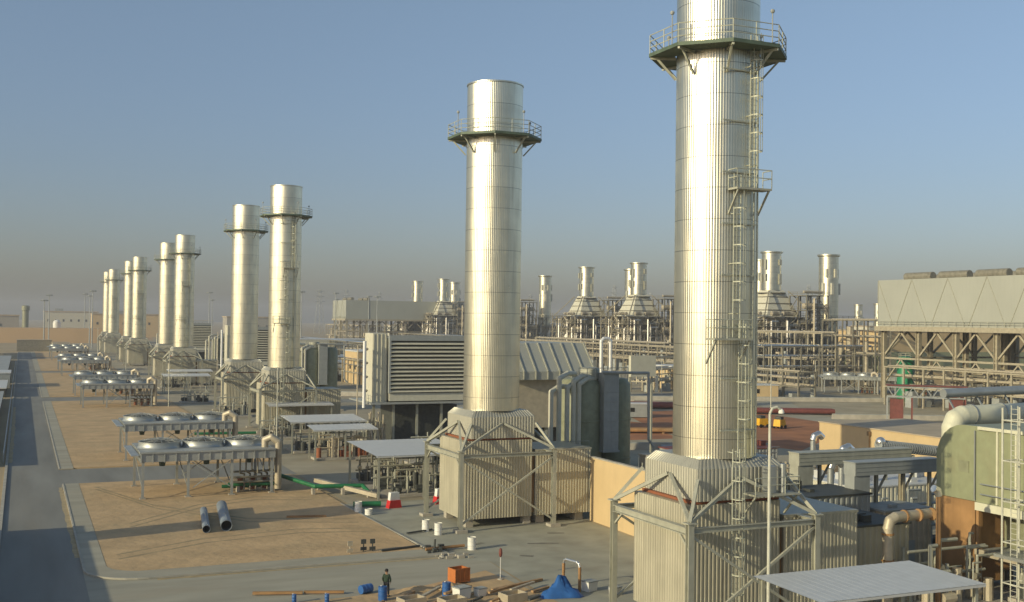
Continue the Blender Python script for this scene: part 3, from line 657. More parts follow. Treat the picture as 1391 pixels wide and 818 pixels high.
t = thing('round_duct', 'fat cream round duct with elbow above the sage filter house', 'duct', (71.2, 69.5, 0))
MB().path([(0,0,8.0),(0,0,9.9),(.35,0,10.6),(1.1,0,10.9),(18,0,11.2)],.85,20).build('duct', SAGEP, t, smooth=True)
MB().path([(1.5,2.5,12.6),(18,2.5,12.9)],.4,14).build('upper_pipe', GALV, t, smooth=True)
q = MB()
for k in range(5): x = 2+k*3.4; q.mark().bar((x,1.2,10.6),(x,2.5,12.3),.12); q.tube((x,0,10.93+x*.017),(x+.12,0,10.93+x*.017),.9,20)
q.build_each('support', GALV, t)
for x in (3,9,15): MB().ibeam((x,0,.02),(x,0,10.0),.3).build('post', STEEL, t)
t = thing('ladder_tower', 'tall white tube ladder tower at the right edge', 'ladder tower', (57.9, 50.5, 0))
WT = mat('white_tube', (.52,.52,.44), .5)
for x, y in ((0,1.8),(1.5,1.8),(0,0),(1.5,0)): MB().tube((x,y,.02),(x,y,13.2),.07,8).build('post', WT, t)
q = MB()
for k in range(5):
    z = 2.0+k*2.6; q.mark().tube((0,0,z),(1.5,0,z),.05,6); q.tube((0,1.8,z),(0,0,z),.05,6); q.tube((0,1.8,z),(1.5,1.8,z),.05,6)
    q.tube((1.5,1.8,z),(1.5,0,z),.05,6)
q.build_each('crossbar', WT, t)
l = MB()
for y in (.6,1.1): l.tube((-.02,y,.1),(-.02,y,13.4),.035,6)
for k in range(40): l.tube((-.02,.6,.3+k*.33),(-.02,1.1,.3+k*.33),.02,5)
l.build('ladder', WT, t)
MB().box(-.3,3,-.3,2.2,3.6,3.8).build('landing', GALV, t)
# pipes at the near turbine
t = thing('rusty_pipe', 'thick beige and rust elbow pipe beside the ribbed enclosure', 'pipe', (51.3, 55.4, 0))
MB().path([(0,0,.05),(0,0,5.3),(.15,0,5.8),(.6,0,6.0),(4.4,.4,6.0)],.34,14).build('pipe', PIPE, t, smooth=True)
f = MB()
for z in (1.5,3.2,4.9): f.tube((0,0,z),(0,0,z+.12),.4,14)
for x in (1.4,2.6,3.8): f.tube((x,.1,6),(x+.12,.1,6),.42,14)
f.build('flange', RUST, t)
t = thing('rust_standpipe', 'slim rust red standpipe with shiny elbow cap', 'pipe', (54.6, 54.4, 0))
MB().tube((0,0,.05),(0,0,7.4),.17,12).build('pipe', RUST, t, smooth=True)
MB().path([(0,0,7.4),(-.1,0,7.75),(-.45,0,7.9)],.24,12).build('cap', SHINY, t, smooth=True)
skid((52.8,53.6,0), 7, 3.5, 4.6, 42, 'pale ladder frame and pipes beside the rusty elbow pipe', mats=[STEEL,PIPE,BROWNP])
for k, (x, y, lx, ly, h) in enumerate(((53,70,6,5,5),(64,75,7,5,4),(70,92,8,6,4),(52,88,5,4,5),(62,100,9,6,5),(74,104,8,6,4),(82,74,6,6,4),(66,66,5,5,5),(62,81,8,6,3.6))):
    skid((x,y,0), lx, ly, h, 60+k, ['pipe skid behind the grey electrical enclosure','valve skid under the duct bridges','pipe skid before the tan building','pipework between wall and silencers','pipe skid right of the dark green silencers','low pipe skid beyond the nearest stack','pipe skid before the right end of the tan building','pipe skid behind the sage filter house','pump skid beside the grey control cabin'][k], mats=[[STEEL,GREYP,RUST],[GREYP,DARK,PIPE],[PIPE,GALVD,STEEL]][k%3])
t = thing('valve_platform', 'small instrument platform halfway up the nearest stack frame', 'platform', (40.2, 54.6, 0))
MB().box(-.6,2.6,-1.0,.2,8.2,8.3).build('deck', STEEL, t)
rail(MB(), [(-.6,-1,8.3),(2.6,-1,8.3),(2.6,.2,8.3)],1.0,.8).build('railing', RAILM, t)
MB().box(.6,1.2,-.6,0,8.31,9.9).tube((1.8,-.4,8.31),(1.8,-.4,10.0),.2,10).build('instrument', GALV, t)
for x in (-.5,2.5): MB().bar((x,-.9,8.19),(x,.35,6.9),.1).build('bracket', STEEL, t)
# ================================================================ BOILER BLOCK
def make_hrsg():
    t = thing('boiler_unit', '', 'boiler', (237, 313, 0), 0, 'heat recovery boilers with short silver stacks')
    rd = random.Random(3)
    s = MB().lathe([(3.3,30),(3.3,42.8),(3.45,42.8),(3.9,43.0),(3.9,43.4),(3.2,43.4),(3.2,40),(.01,40)], n=40)
    s.build('stack', CLAD, t, smooth=True)
    p = MB()
    for a in (30,160,200,290):
        for z in (32,37): p.mark().box(3.3*math.cos(R(a))-.5,3.3*math.cos(R(a))+.5,3.3*math.sin(R(a))-.5,3.3*math.sin(R(a))+.5,z+rd.random()*2,z+3.6)
    p.build_each('stack_panel', STEEL, t)
    MB().lathe([(3.5,29),(5.0,29),(5.0,29.25),(3.5,29.25)], n=12, closed=True).build('stack_platform', BROWNP, t)
    MB().prism(rect(-6.8,6.8,-6.8,6.8),20.9,30, rect(-3.0,3.0,-3.0,3.0)).build('hood', CREAM, t)
    h = MB()
    for k in (1,2,3):
        f = 6.8-3.8*k/4; z = 20.9+9.1*k/4
        for a, b in (((-f,-f),(f,-f)),((f,-f),(f,f)),((f,f),(-f,f)),((-f,f),(-f,-f))): h.bar((a[0]*1.02,a[1]*1.02,z),(b[0]*1.02,b[1]*1.02,z),.3)
    for sx in (-1,1):
        for sy in (-1,1): h.bar((sx*11,sy*11,21),(sx*4,sy*4,29.8),.35)
    h.build('hood_frame', BROWNP, t)
    MB().box(-7.5,7.5,-9,9,3,20.5).build('casing', PIPE, t)
    fr = MB(); W2 = 11.5; lv = (4.5,9,13.5,17.5,20.7)
    cols = [-11.5,-6.9,-2.3,2.3,6.9,11.5]
    for x in cols:
        for y in cols:
            if abs(x) > 11 or abs(y) > 11: fr.bar((x,y,0),(x,y,20.7),.42)
    fr.build('column', ACCS, t)
    for z in lv:
        g = MB().box(-W2-.8,W2+.8,-W2-.8,-9.2,z,z+.22).box(-W2-.8,W2+.8,9.2,W2+.8,z,z+.22).box(-W2-.8,-7.7,-9.199,9.199,z,z+.22).box(7.7,W2+.8,-9.199,9.199,z,z+.22)
        rail(g, [(-W2-.8,W2+.8,z+.2),(-W2-.8,-W2-.8,z+.2),(W2+.8,-W2-.8,z+.2)], 1.2, 2.3, r=.06)
        g.build('gallery', BROWNP, t)
    b = MB()
    for z0, z1 in zip((0,)+lv[:-1], lv):
        for i in (0,2,4):
            b.bar((cols[i],-W2,z0),(cols[i+1],-W2,z1),.2); b.bar((-W2,cols[i],z1),(-W2,cols[i+1],z0),.2)
        b.bar((-W2-.4,-6,z0),(-W2-.4,-1,z1),.5)
    b.build('brace', ACCS, t)
    q = MB(); d = MB()
    for k in range(60):
        x = rd.choice((-1,1))*rd.uniform(9.3,12.6); y = rd.uniform(-11,11); z0 = rd.choice((0,4,9)); z1 = rd.uniform(z0+3,20)
        if rd.random()<.5: x, y = y, -abs(x)
        q.tube((x,y,z0),(x,y,z1),rd.choice((.15,.25,.4)),7)
        if rd.random()<.6: q.tube((x,y,z1),(x+rd.uniform(-5,5),y,z1),.3,7)
    for k in range(8):
        x = rd.uniform(-10,4); z = rd.choice(lv)+1.2; d.mark().tube((x,-10.6,z),(x+rd.uniform(2,5),-10.6,z),.8,10)
        y = rd.uniform(-10,4); d.mark().tube((-10.6,y,z),(-10.6,y+rd.uniform(2,4),z),.7,10)
    q.build('pipework', SHINY, t); d.build_each('steam_drum', PIPE, t)
    u = MB()
    for k in range(30): x = rd.uniform(-12,11); y = rd.uniform(-12,-9.5); z = rd.choice((0,)+lv[:-1]); u.mark().box(x,x+rd.uniform(.8,2.4),y,y+1.5,z+.2,z+rd.uniform(1.2,3.2))
    for k in range(30): x = rd.uniform(-12,-9.5); y = rd.uniform(-12,10); z = rd.choice((0,)+lv[:-1]); u.mark().box(x,x+1.6,y,y+rd.uniform(1,2.6),z+.2,z+rd.uniform(1.2,3.2))
    u.build_each('equipment', BROWNP, t)
    sfr = MB()
    for x in (4.0,8.5,13):
        for y in (-14,-9.5,-5): sfr.bar((x,y,0),(x,y,28.2),.4)
    for z in (5,9.5,14,18.5,23,28):
        sfr.box(3.7,13.3,-14.3,-4.7,z+.05,z+.25); rail(sfr, [(3.7,-4.7,z+.2),(3.7,-14.3,z+.2),(13.3,-14.3,z+.2)], 1.2, 2.2, r=.06)
    for z in (0,5,9.5,14,18.5,23): sfr.bar((4,-14,z),(8.5,-14,z+4.6),.2); sfr.bar((13,-14,z),(8.5,-14,z+4.6),.2); sfr.bar((3.9,-5,z),(3.9,-9.5,z+4.6),.2)
    sfr.build('side_tower', BROWNP, t)
    for z in (24.6, 15.5, 29.4): MB().tube((4.7,-11.5,z),(12.5,-11.5,z),1.0 if z < 29 else .5,12).build('steam_drum', PIPE, t, smooth=True)
    sv = MB()
    for k in range(16): x = rd.uniform(4.3,12.8); y = rd.uniform(-14.8,-6); z0 = rd.choice((0,5,14)); sv.tube((x,y,z0),(x,y,rd.uniform(z0+4,29.5)),rd.choice((.2,.35,.5)),7)
    sv.build('pipework', PIPE, t)
    return t
hr = make_hrsg(); hr['label'] = 'nearest boiler with silver stack on cream pyramid hood, right of the largest stack'
for y, lb in ((403,'boiler with pyramid hood and silver stack just left of the largest exhaust stack'),(450,'boiler with pyramid hood midway between the two nearest exhaust stacks'),(545,'boiler mostly hidden behind the central stack'),(638,'far boiler with silver stack just left of the central stack'),(687,'farthest boiler with silver stack above the louvred filter house')):
    copy_tree(hr, (237,y,0), lb)
def make_bypass():
    t = thing('bypass_stack', '', 'chimney', (261, 312, 0), 0, 'plain silver bypass stacks behind the boilers')
    MB().lathe([(3.4,16),(3.4,42.4),(3.5,42.4),(3.95,42.7),(3.95,43.2),(3.3,43.2),(3.3,40),(.01,40)], n=40).build('shaft', CLAD, t, smooth=True)
    MB().box(-5,5,-5,5,3,16).build('base_casing', PIPE, t)
    p = MB()
    for a in (200,250,330,20):
        p.box(3.4*math.cos(R(a))-.5,3.4*math.cos(R(a))+.5,3.4*math.sin(R(a))-.5,3.4*math.sin(R(a))+.5,29,33).box(3.4*math.cos(R(a+20))-.4,3.4*math.cos(R(a+20))+.4,3.4*math.sin(R(a+20))-.4,3.4*math.sin(R(a+20))+.4,35,38)
    p.build('panel', CREAM, t)
    f = MB(); rd = random.Random(8)
    for x in (-7,-2.3,2.3,7):
        for y in (-7,7): f.bar((x,y,0),(x,y,20),.4)
    for z in (5,10,15,20):
        f.box(-7.5,7.5,-7.6,-5.2,z,z+.25); rail(f, [(-7.5,7,z+.25),(-7.5,-7.6,z+.25),(7.5,-7.6,z+.25)], 1.2, 2.5, r=.07); f.bar((-7,-7,z-5),(-2.3,-7,z),.2); f.bar((-7.2,-7,z),(-7.2,7,z),.3)
    f.build('frame', BROWNP, t)
    q = MB()
    for k in range(12): x = rd.uniform(-7,7); q.tube((x,-6.5,rd.uniform(0,6)),(x,-6.5,rd.uniform(8,19)),.35,7)
    q.build('pipework', SHINY, t)
    return t
bs = make_bypass(); bs['label'] = 'tall plain silver bypass stack right of the nearest boiler'
for y, lb in ((351,'silver bypass stack partly hidden by the right edge of the largest exhaust stack'),(450,'silver bypass stack overlapping the left side of the nearest pair of boiler stacks'),(544,'plain silver bypass stack just right of the central exhaust stack'),(682,'far bypass stack touching the right side of the far boiler stack')):
    copy_tree(bs, (261,y,0), lb)
copy_tree(bs, (622,707,-8), 'small distant silver stack left of the air condenser hall'); copy_tree(bs, (603,663,-8), 'small distant silver stack against the left end of the air condenser hall')
# pipe racks and process steel between
def pipe_rack(loc, rz, L_, h, label, seed, wide=5):
    t = thing('pipe_rack', label, 'pipe rack', loc, rz, 'steel pipe racks in the process area'); rd = random.Random(seed)
    n = int(L_/6)
    c = MB(); p = MB(); e = MB()
    for i in range(n+1):
        x = i*L_/n
        for y in (0,wide): c.bar((x,y,0),(x,y,h),.35)
        for z in (h*.5,h*.75,h): c.bar((x,0,z-.2),(x,wide,z-.2),.3)
    for y in (0,wide):
        for z in (h*.5,h): c.bar((0,y,z-.2),(L_,y,z-.2),.28)
    for k in range(12): y = rd.uniform(.3,wide-.3); z = rd.choice((h*.5,h*.75,h))+.1; p.tube((0,y,z),(L_,y,z),rd.choice((.12,.2,.3)),7)
    for k in range(int(L_/4)):
        x = rd.uniform(0,L_-2); y = rd.uniform(-1.5,wide)
        e.mark()
        if rd.random()<.4: e.tube((x,y,0),(x,y,rd.uniform(2,h*.9)),rd.uniform(.4,1.1),10)
        else: e.box(x,x+rd.uniform(1,3),y,y+1.6,0,rd.uniform(1,h*.45))
    c.build('frame', ACCS if seed%2 else BROWNP, t); p.build('pipe', PIPE if seed%3 else SHINY, t); e.build_each('equipment', [BROWNP,GALVD,PIPE][seed%3], t)
    return t
for k, (x, y, rz, L_, h, lb) in enumerate((
    (212,290,90,230,10,'long low pipe rack in front of the boiler row'),
    (216,340,90,110,11,'steel pipe rack beside the nearest boilers'),
    (214,470,90,200,10,'long steel pipe rack left of the midway boiler'),
    (205,300,0,34,14,'short pipe rack across the front of the nearest boiler'),
    (200,640,90,120,14,'distant pipe rack under the far grey condenser hall'),
    (140,420,90,160,8,'low pipe rack behind the third stack pair'),
    (150,250,30,50,6,'low pipe rack beyond the red soil'),
    (120,300,90,120,9,'pipe rack behind the louvred filter house'),
    (90,240,90,90,7,'pipe rack beyond the dark green silencers'),
    (176,215,90,60,7,'low pipe rack left of the air condenser hall'))):
    pipe_rack((x,y,0), R(rz), L_, h, lb, k+1)
for k, (x, y, lx, ly, h, m, lb) in enumerate((
    (86,300,40,14,9,TAN,'tan office block behind the louvred filter house'),
    (80,255,26,12,5,TAN,'low tan building with pale roof left of the louvred filter house'),
    (165,262,28,12,6,TAN,'small tan building with dark windows before the nearest boiler'),
    (240,264,110,18,16.5,TAN,'long tan hall seen under the air condenser deck'),
    (70,340,20,12,7,GREYP,'grey hall behind the third stack'),(75,390,24,16,8,PIPE,'beige hall behind the third stack pair'),(100,520,60,18,8,CREAM,'cream hall behind the second stack pair'))):
    t = thing('plant_building', lb, 'building', (x,y,0), 0, 'flat-roofed plant buildings')
    MB().box(0,lx,0,ly,0,h).build('wall', m, t)
    MB().box(-.2,lx+.2,-.2,ly+.2,h+.003,h+.4).build('roof', TANROOF if k%2 else ROOFM, t)
    if lx > 90: MB().box(0,lx,-.08,-.002,h*.25,h*.62).box(-.08,-.002,0,ly,h*.25,h*.62).build('cladding_band', SAGE, t); MB().box(9,12,-.14,-.081,0,4).build('door', BLACK, t)
    for j in range(int(lx/5) if lx < 90 else 0):
        MB().box(2+j*5,3.4+j*5,-.06,.02,h*.45,h*.45+1.3).build('window', BLACK, t)
    for j in range(int(ly/5)):
        MB().box(-.06,.02,1.6+j*5,3+j*5,h*.45,h*.45+1.3).build('window', BLACK, t)
# ================================================================ AIR COOLED CONDENSERS
def condenser(x, y, lx, ly, label, zb=18.2, zt=29.3, detail=True):
    t = thing('air_condenser', label, 'condenser', (x,y,0), 0, 'air cooled condensers on tall steel legs')
    MB().box(0,lx,0,ly,zb,zt).build('windwall', ACCP, t)
    MB().box(-.6,lx+.6,-.6,ly+.6,zb-1.1,zb-.003).build('fan_deck', ACCS, t)
    cell = 11.0; n = int(ly/cell)
    v = MB()
    for k in range(n+1):
        yy = ly-k*cell
        if yy < 0: break
        v.bar((-.06,yy,zt-.2),(-.06,yy-3.6 if False else yy,zt-.2),.1) if False else None
        if yy-5.5 > 0: v.bar((-.05,yy,zt-.1),(-.05,yy-5.0,zb+.3),.14); v.bar((-.05,yy,zt-.1),(-.05,yy+5.0 if yy+5<ly else yy,zb+.3),.14)
    if detail: v.build('panel_joint', STEEL, t)
    s = MB()
    nn = max(2, int(lx/12)) if ly < lx else 3
    for k in range(n):
        yy = ly-2-k*cell
        s.mark().tube((6,yy-1,zt+.9),(6,yy-cell+1.4,zt+.9),1.0,12); s.mark().tube((16,yy-1,zt+.9),(16,yy-cell+1.4,zt+.9),1.0,12)
    if detail: s.build_each('steam_duct', BROWNP, t)
    nx = max(2, int(lx/12)+1); ny = max(2, int(ly/cell)+1)
    for i in range(nx):
        for j in range(ny):
            X = 1+i*(lx-2)/(nx-1); Y = 1+j*(ly-2)/(ny-1); MB().ibeam((X,Y,.02),(X,Y,zb-1.11),1.0).build('column', ACCS, t)
    b = MB()
    for j in range(ny-1):
        Y0 = 1+j*(ly-2)/(ny-1); Y1 = 1+(j+1)*(ly-2)/(ny-1); Ym = (Y0+Y1)/2
        for X in (1, lx-1):
            b.bar((X,Y0,11),(X,Ym,zb-1.3),.4); b.bar((X,Y1,11),(X,Ym,zb-1.3),.4); b.bar((X,Y0,10.6),(X,Y1,10.6),.45)
            b.bar((X,Y0,4.2),(X,Ym,10.4),.3); b.bar((X,Y1,4.2),(X,Ym,10.4),.3); b.bar((X,Y0,4),(X,Y1,4),.3)
    for i in range(nx-1):
        X0 = 1+i*(lx-2)/(nx-1); X1 = 1+(i+1)*(lx-2)/(nx-1)
        for Y in (1, ly-1): b.bar((X0,Y,11),((X0+X1)/2,Y,zb-1.3),.4); b.bar((X1,Y,11),((X0+X1)/2,Y,zb-1.3),.4); b.bar((X0,Y,10.6),(X1,Y,10.6),.45)
    b.build('brace', ACCS, t)
    rail(MB(), [(-.6,ly,zb+.0),(-.6,0,zb)],1.2,2.2,r=.06).build('railing', STEEL, t)
    return t
condenser(190, 128, 46, 81, 'large grey air condenser hall on braced legs at the right')
condenser(176, 640, 75, 30, 'distant grey box-shaped condenser hall on legs left of the central stack', detail=True)
pipe_rack((196,140,0), R(90), 60, 9, 'pipework under the grey air condenser hall', 31, wide=12)
pipe_rack((215,150,0), R(90), 50, 7, 'second pipe rack deep under the air condenser hall', 34, wide=10)
for i, (x, y, h, r, lb) in enumerate(((194,204,11.2,2.0,'tall bright green vessel among the condenser hall legs'),)):
    t = thing('green_vessel', lb, 'tank', (x,y,0))
    MB().lathe([(r,.3),(r,h-1),(r*.8,h-.3),(.01,h)], n=24).build('shell', mat('green_vessel_paint',(.02,.22,.10),.4), t, smooth=True)
    MB().lathe([(r+.1,.02),(r+.1,.3),(.01,.3)], n=24).build('base', CONC, t)
    rail(MB(), [((r-.5)*math.cos(a*.785),(r-.5)*math.sin(a*.785),h-.6) for a in range(8)],1.2,1.5,True,.05).build('railing', STEEL, t)
t = thing('truss_gantry', 'maroon-roofed pipe gantry with grey lattice truss before the condenser hall', 'gantry', (145,157,0), R(-42)); t.scale = (.78,1,1)
MB().box(-.3,17.5,-.3,2.6,7.4,7.6).build('roof', MAROON, t)
tr = MB()
for y in (0,2.3):
    tr.bar((0,y,7.2),(17,y,7.2),.2).bar((0,y,5.4),(17,y,5.4),.2)
    for k in range(12): tr.bar((k*17/12,y,5.4 if k%2 else 7.2),((k+1)*17/12,y,7.2 if k%2 else 5.4),.14)
tr.build('truss', GALV, t)
for x in (0,5.5,17): MB().bar((x,0,0),(x,0,5.3),.3).bar((x,2.3,0),(x,2.3,5.3),.3).build('post', MAROON if x else GALV, t)
MB().box(.6,3.6,.4,2,0,5).box(13.6,16.6,.4,2,0,6.4).build('red_panel', MAROON, t)
# ================================================================ SMALL THINGS
def barrel(x, y, h, r, label):
    t = thing('white_barrel', label, 'barrel', (x,y,.012), 0, 'white barrels on the slab edge')
    MB().lathe([(.01,0),(r,0),(r,.05),(r*.97,.08),(r*.97,h*.33),(r*1.02,h*.35),(r*.97,h*.38),(r*.97,h*.66),(r*1.02,h*.68),(r*.97,h*.7),(r,h-.03),(r,h)],n=20).build('body', WHITE, t, smooth=True)
    MB().lathe([(r*.96,h-.04),(r*.94,h-.06),(.01,h-.06)],n=20).build('lid', CREAM, t)
barrel(32.4,90.9,1.0,.33,'white barrel left of the frame leg, farther one of two')
barrel(32.9,89.1,1.0,.33,'white barrel in front of the central frame leg')
barrel(33.3,82.4,1.0,.34,'lone white barrel nearest the camera on the slab edge')
barrel(29.5,101.8,1.05,.34,'taller white barrel at the far corner of the sand lot')
barrel(30.1,100.4,.55,.36,'short white tub beside the taller barrel')
for x, y, lb in ((33.5,103.3,'red and white barrier block left of the central frame'),(38.6,104.1,'red and white barrier block behind the central frame leg')):
    t = thing('barrier_block', lb, 'barrier', (x,y,.012), R(10), 'red and white plastic barriers')
    MB().yprism([(-.7,0),(.7,0),(.55,.75),(-.55,.75)],-.35,.35).build('red_base', REDP, t)
    MB().yprism([(-.54,.751),(.54,.751),(.46,1.5),(-.46,1.5)],-.25,.25).build('white_top', WHITE, t)
def steel_pipe(x, y, r, L_, rz, label):
    t = thing('steel_pipe', label, 'pipe', (x,y,.1), rz, 'large loose steel pipes on the sand')
    m = MB(); n = 24
    vs = []
    for (rr, yy) in ((r,0),(r,L_),(r*.93,L_),(r*.93,0)):
        vs += [(rr*math.cos(2*math.pi*i/n), yy, r+rr*math.sin(2*math.pi*i/n)) for i in range(n)]
    m.add(vs, [(j*n+i, j*n+(i+1)%n, ((j+1)%4)*n+(i+1)%n, ((j+1)%4)*n+i) for j in range(4) for i in range(n)])
    m.build('shell', mat('blue_grey_pipe',(.24,.28,.32),.45,.2), t, smooth=True)
steel_pipe(14.6,96.0,.33,9.6,R(-7),'thinner left one of two grey pipes lying on the sand')
steel_pipe(16.3,96.2,.48,10.6,R(-7),'fatter right one of two grey pipes lying on the sand')
# green pipe runs
t = thing('green_pipeline', 'bright green pipe run on low stands along the far edge of the sand lot', 'pipe')
MB().path([(20.0,117.6,.9),(25.2,117.0,.9),(25.6,118.6,1.5),(28.2,113.4,.9),(33.0,112.4,.9),(33.2,110.5,.4)],.22,10).build('pipe', GREEN, t, smooth=True)
MB().path([(19.5,118.4,.6),(24.5,117.9,.6)],.18,8).build('pipe', GREEN, t, smooth=True)
MB().path([(29.8,104.6,.35),(32.4,104.0,.35)],.26,10).build('pipe', GREEN, t, smooth=True)
for x, y in ((21,117.5),(24.6,117.1),(28,113.4),(31,112.8)): MB().box(x-.15,x+.15,y-.3,y+.3,.02,.7).build('stand', CONC, t)
t = thing('green_pipeline', 'dark green pipe run beyond the second air cooler', 'pipe')
MB().path([(24,171,.8),(33,170,.8)],.2,8).build('pipe', GREEN, t, smooth=True)
for x in (26,31): MB().box(x-.15,x+.15,170.3,171,.02,.6).build('stand', CONC, t)
t = thing('floor_beam', 'tan concrete channel lying beside the green pipe', 'beam'); MB().bar((29.0,116.5,1.1),(33.6,108.8,.35),.5,.4).build('beam', PIPE, t)
for p_ in ((29.3,116.1),(33.0,110.0)): MB().box(p_[0]-.2,p_[0]+.2,p_[1]-.2,p_[1]+.2,.02,.5).build('block', CONC, t)
# lamp posts
def lamp_post(x, y, h, label, r=.09, hook=True, z0=0):
    t = thing('lamp_post', label, 'lamp post', (x,y,z0), 0, 'white hooked lamp posts')
    MB().tube((0,0,0),(0,0,h),r,10,r2=r*.7).build('pole', WT, t, smooth=True)
    if hook:
        MB().path([(0,0,h),(.12,-.05,h+.28),(.4,-.1,h+.36),(.65,-.12,h+.2)],r*.7,8).build('arm', WT, t, smooth=True)
        MB().lathe([(.05,.15),(.16,.0),(.16,-.12),(.01,-.12)],(.68,-.13,h+.12),12).build('lamp_shade', WHITE, t)
    MB().box(-.25,.25,-.25,.25,0,.12).build('base', CONC, t)
lamp_post(38.3,50.6,13.4,'tall white hooked lamp post in front of the nearest stack frame',.11)
lamp_post(30.3,142.5,12.0,'slim white pole in front of the third stack and the stepped roofs',.09,False)
lamp_post(27.4,232,11.2,'slim white pole left of the fourth stack',.1,False)
lamp_post(28.5,346,11.0,'slim white pole left of the fifth stack',.1,False)
lamp_post(25.5,430,14.0,'slim white pole before the third stack pair',.12,False)
lamp_post(141,186,14,'slim white pole at the bend of the pale plant road',.12,False)
lamp_post(98,150,13.0,'slim white pole beside the red soil strip',.1,False)
# orange crate, sign, tarps, barrels
t = thing('orange_crate', 'open orange steel crate on the paved road', 'crate', (28.3,72.4,.02), R(12)); t.scale = (.62,.7,.9)
m = MB()
for a in (rect(-.95,.95,-.7,-.62),rect(-.95,.95,.62,.7),rect(-.95,-.87,-.619,.619),rect(.87,.95,-.619,.619)): m.prism(a,.15,1.15)
m.box(-.9,.9,-.65,.65,.1,.149); m.build('body', ORANGE, t)
r_ = MB()
for x in (-.95,-.3,.3,.95): r_.box(x-.04,x+.04,-.76,-.701,.1,1.2)
for z in (.2,1.15): r_.box(-1,1,-.77,-.702,z-.05,z+.05)
r_.build('rib', ORANGE, t); MB().box(-.6,.5,-.4,.4,.15,.95).build('contents', RUST, t)
t = thing('paddle_sign', 'dark red paddle sign on a thin white post', 'sign', (31.4,72.2,.012)); t.scale = (.8,.8,.8)
MB().tube((0,0,0),(0,0,2.0),.03,6).build('post', WHITE, t)
MB().lathe([(.01,1.95),(.12,2.05),(.17,2.35),(.12,2.7),(.01,2.8)],n=10).build('paddle', MAROON, t)
MB().lathe([(.25,0),(.22,.08),(.01,.1)],n=12).build('base', CONC, t)
t = thing('hoop_pipe', 'shiny U-shaped pipe hoop with brown legs on the slab', 'pipe', (34.6,68.6,.012), R(-75)); t.scale = (.75,.75,.72)
MB().tube((0,0,0),(0,0,2.3),.14,10).build('leg', RUST, t); MB().tube((2.2,0,0),(2.2,0,2.3),.14,10).build('leg', RUST, t)
MB().path([(0,0,2.3),(.12,0,2.6),(.4,0,2.72),(1.8,0,2.72),(2.08,0,2.6),(2.2,0,2.3)],.12,10).build('hoop', SHINY, t, smooth=True)
def heap(name, label, cat, x, y, rx, ry, h, m, seed, group=None, z=.03):
    rd = random.Random(seed); n = 18; mb = MB(); vs = [(0,0,h)]; fs = []
    for j in range(1,6):
        f = j/5
        for i in range(n):
            a = 2*math.pi*i/n; k = 1+.22*math.sin(a*3+seed)+rd.uniform(-.08,.08); vs.append((rx*f*k*math.cos(a), ry*f*k*math.sin(a), h*(1-f)**1.1*(1+rd.uniform(-.3,.3))+(.12*h*(i%2)*f if j<5 else 0) if j<5 else 0))
    fs += [(0,1+i,1+(i+1)%n) for i in range(n)]
    for j in range(4): fs += [(1+j*n+i, 1+(j+1)*n+i, 1+(j+1)*n+(i+1)%n, 1+j*n+(i+1)%n) for i in range(n)]
    mb.add(vs, fs); o = mb.build(name, m, smooth='all'); o.location = (x,y,z); tag(o, label, cat, group); return o
heap('blue_tarp', 'crumpled blue tarpaulin peaked over the pipe hoop base', 'tarpaulin', 33.4,66.6,1.35,1.1,1.35, BLUE, 4)
heap('sand_pile', 'small pale sand pile in front of the orange crate', 'sand pile', 27.2,71.0,1.3,.9,.45, LOT, 7)
heap('sand_pile', 'low sand pile between the worker and the orange crate', 'sand pile', 24.9,71.3,1.6,.8,.3, LOT, 9)
def drum(x, y, label, lying=False, m=BLUE, sc=1):
    t = thing('drum', label, 'drum', (x,y,.03), .4, 'blue drums in the work area'); t.scale = (1,1,.6) if sc < 1 else (1,1,1)
    b = MB().lathe([(.01,0),(.29*sc,0),(.29*sc,.28),(.31*sc,.3),(.29*sc,.32),(.29*sc,.58),(.31*sc,.6),(.29*sc,.62),(.29*sc,.88),(.01,.88)],n=18)
    if lying: b.v = [(z, y_, x_+.29*sc) for (x_, y_, z) in b.v]
    b.build('body', m, t, smooth=True)
    MB().lathe([(.05,.885),(.05,.93),(.01,.93)],(.0,.15,0),8).build('bung', WHITE, t) if not lying else MB().tube((.885,0,.3),(.92,0,.3),.05,8).build('bung', WHITE, t)
drum(21.0,71.6,'blue drum lying just left of the worker',True)
drum(21.9,69.6,'upright blue drum at the feet of the worker')
drum(26.2,69.2,'blue drum in the trench right of the worker')
drum(16.4,71.0,'small blue drum near the orange timbers',sc=.5)
drum(18.4,70.4,'blue drum on the churned sand left of the worker',sc=.5)
def timber(x0, y0, x1, y1, z, w, label, m=WOOD):
    o = MB().bar((x0,y0,z),(x1,y1,z),w,w*.7).build('timber', m); tag(o, label, 'timber', 'timbers lying in the work area')
timber(14.3,73.9,17.4,72.9,.16,.24,'orange timber beam, left one of the row on the sand',RUST)
timber(17.5,73.0,20.0,72.1,.16,.22,'orange timber beam, middle of the row on the sand',RUST)
for k in range(7):
    a = 22.8+k*1.5; timber(a,68.9-.2*k,a+1.6+.4*(k%3),70.6-.35*k+(k%2)*.5,.15+.1*(k%3),.2,'loose grey timber plank %s' % ['by the upright blue drum','right of the worker','beside the trench drum','before the sand pile','under the white tub','below the orange crate','left of the blue tarpaulin'][k], PIPE if k%2 else WOOD)
timber(29.5,69.2,34.0,70.8,.12,.22,'long plank between crate and pipe hoop')
def tub(x, y, label, s=1): 
    t = thing('white_tub', label, 'tub', (x,y,.03), .3, 'white tubs and boxes in the work area')
    MB().prism(rect(-.45*s,.45*s,-.35*s,.35*s),0,.7*s,rect(-.5*s,.5*s,-.4*s,.4*s)).build('body', WHITE, t); MB().box(-.53*s,.53*s,-.43*s,.43*s,.702*s,.78*s).build('lid', GREYP, t)
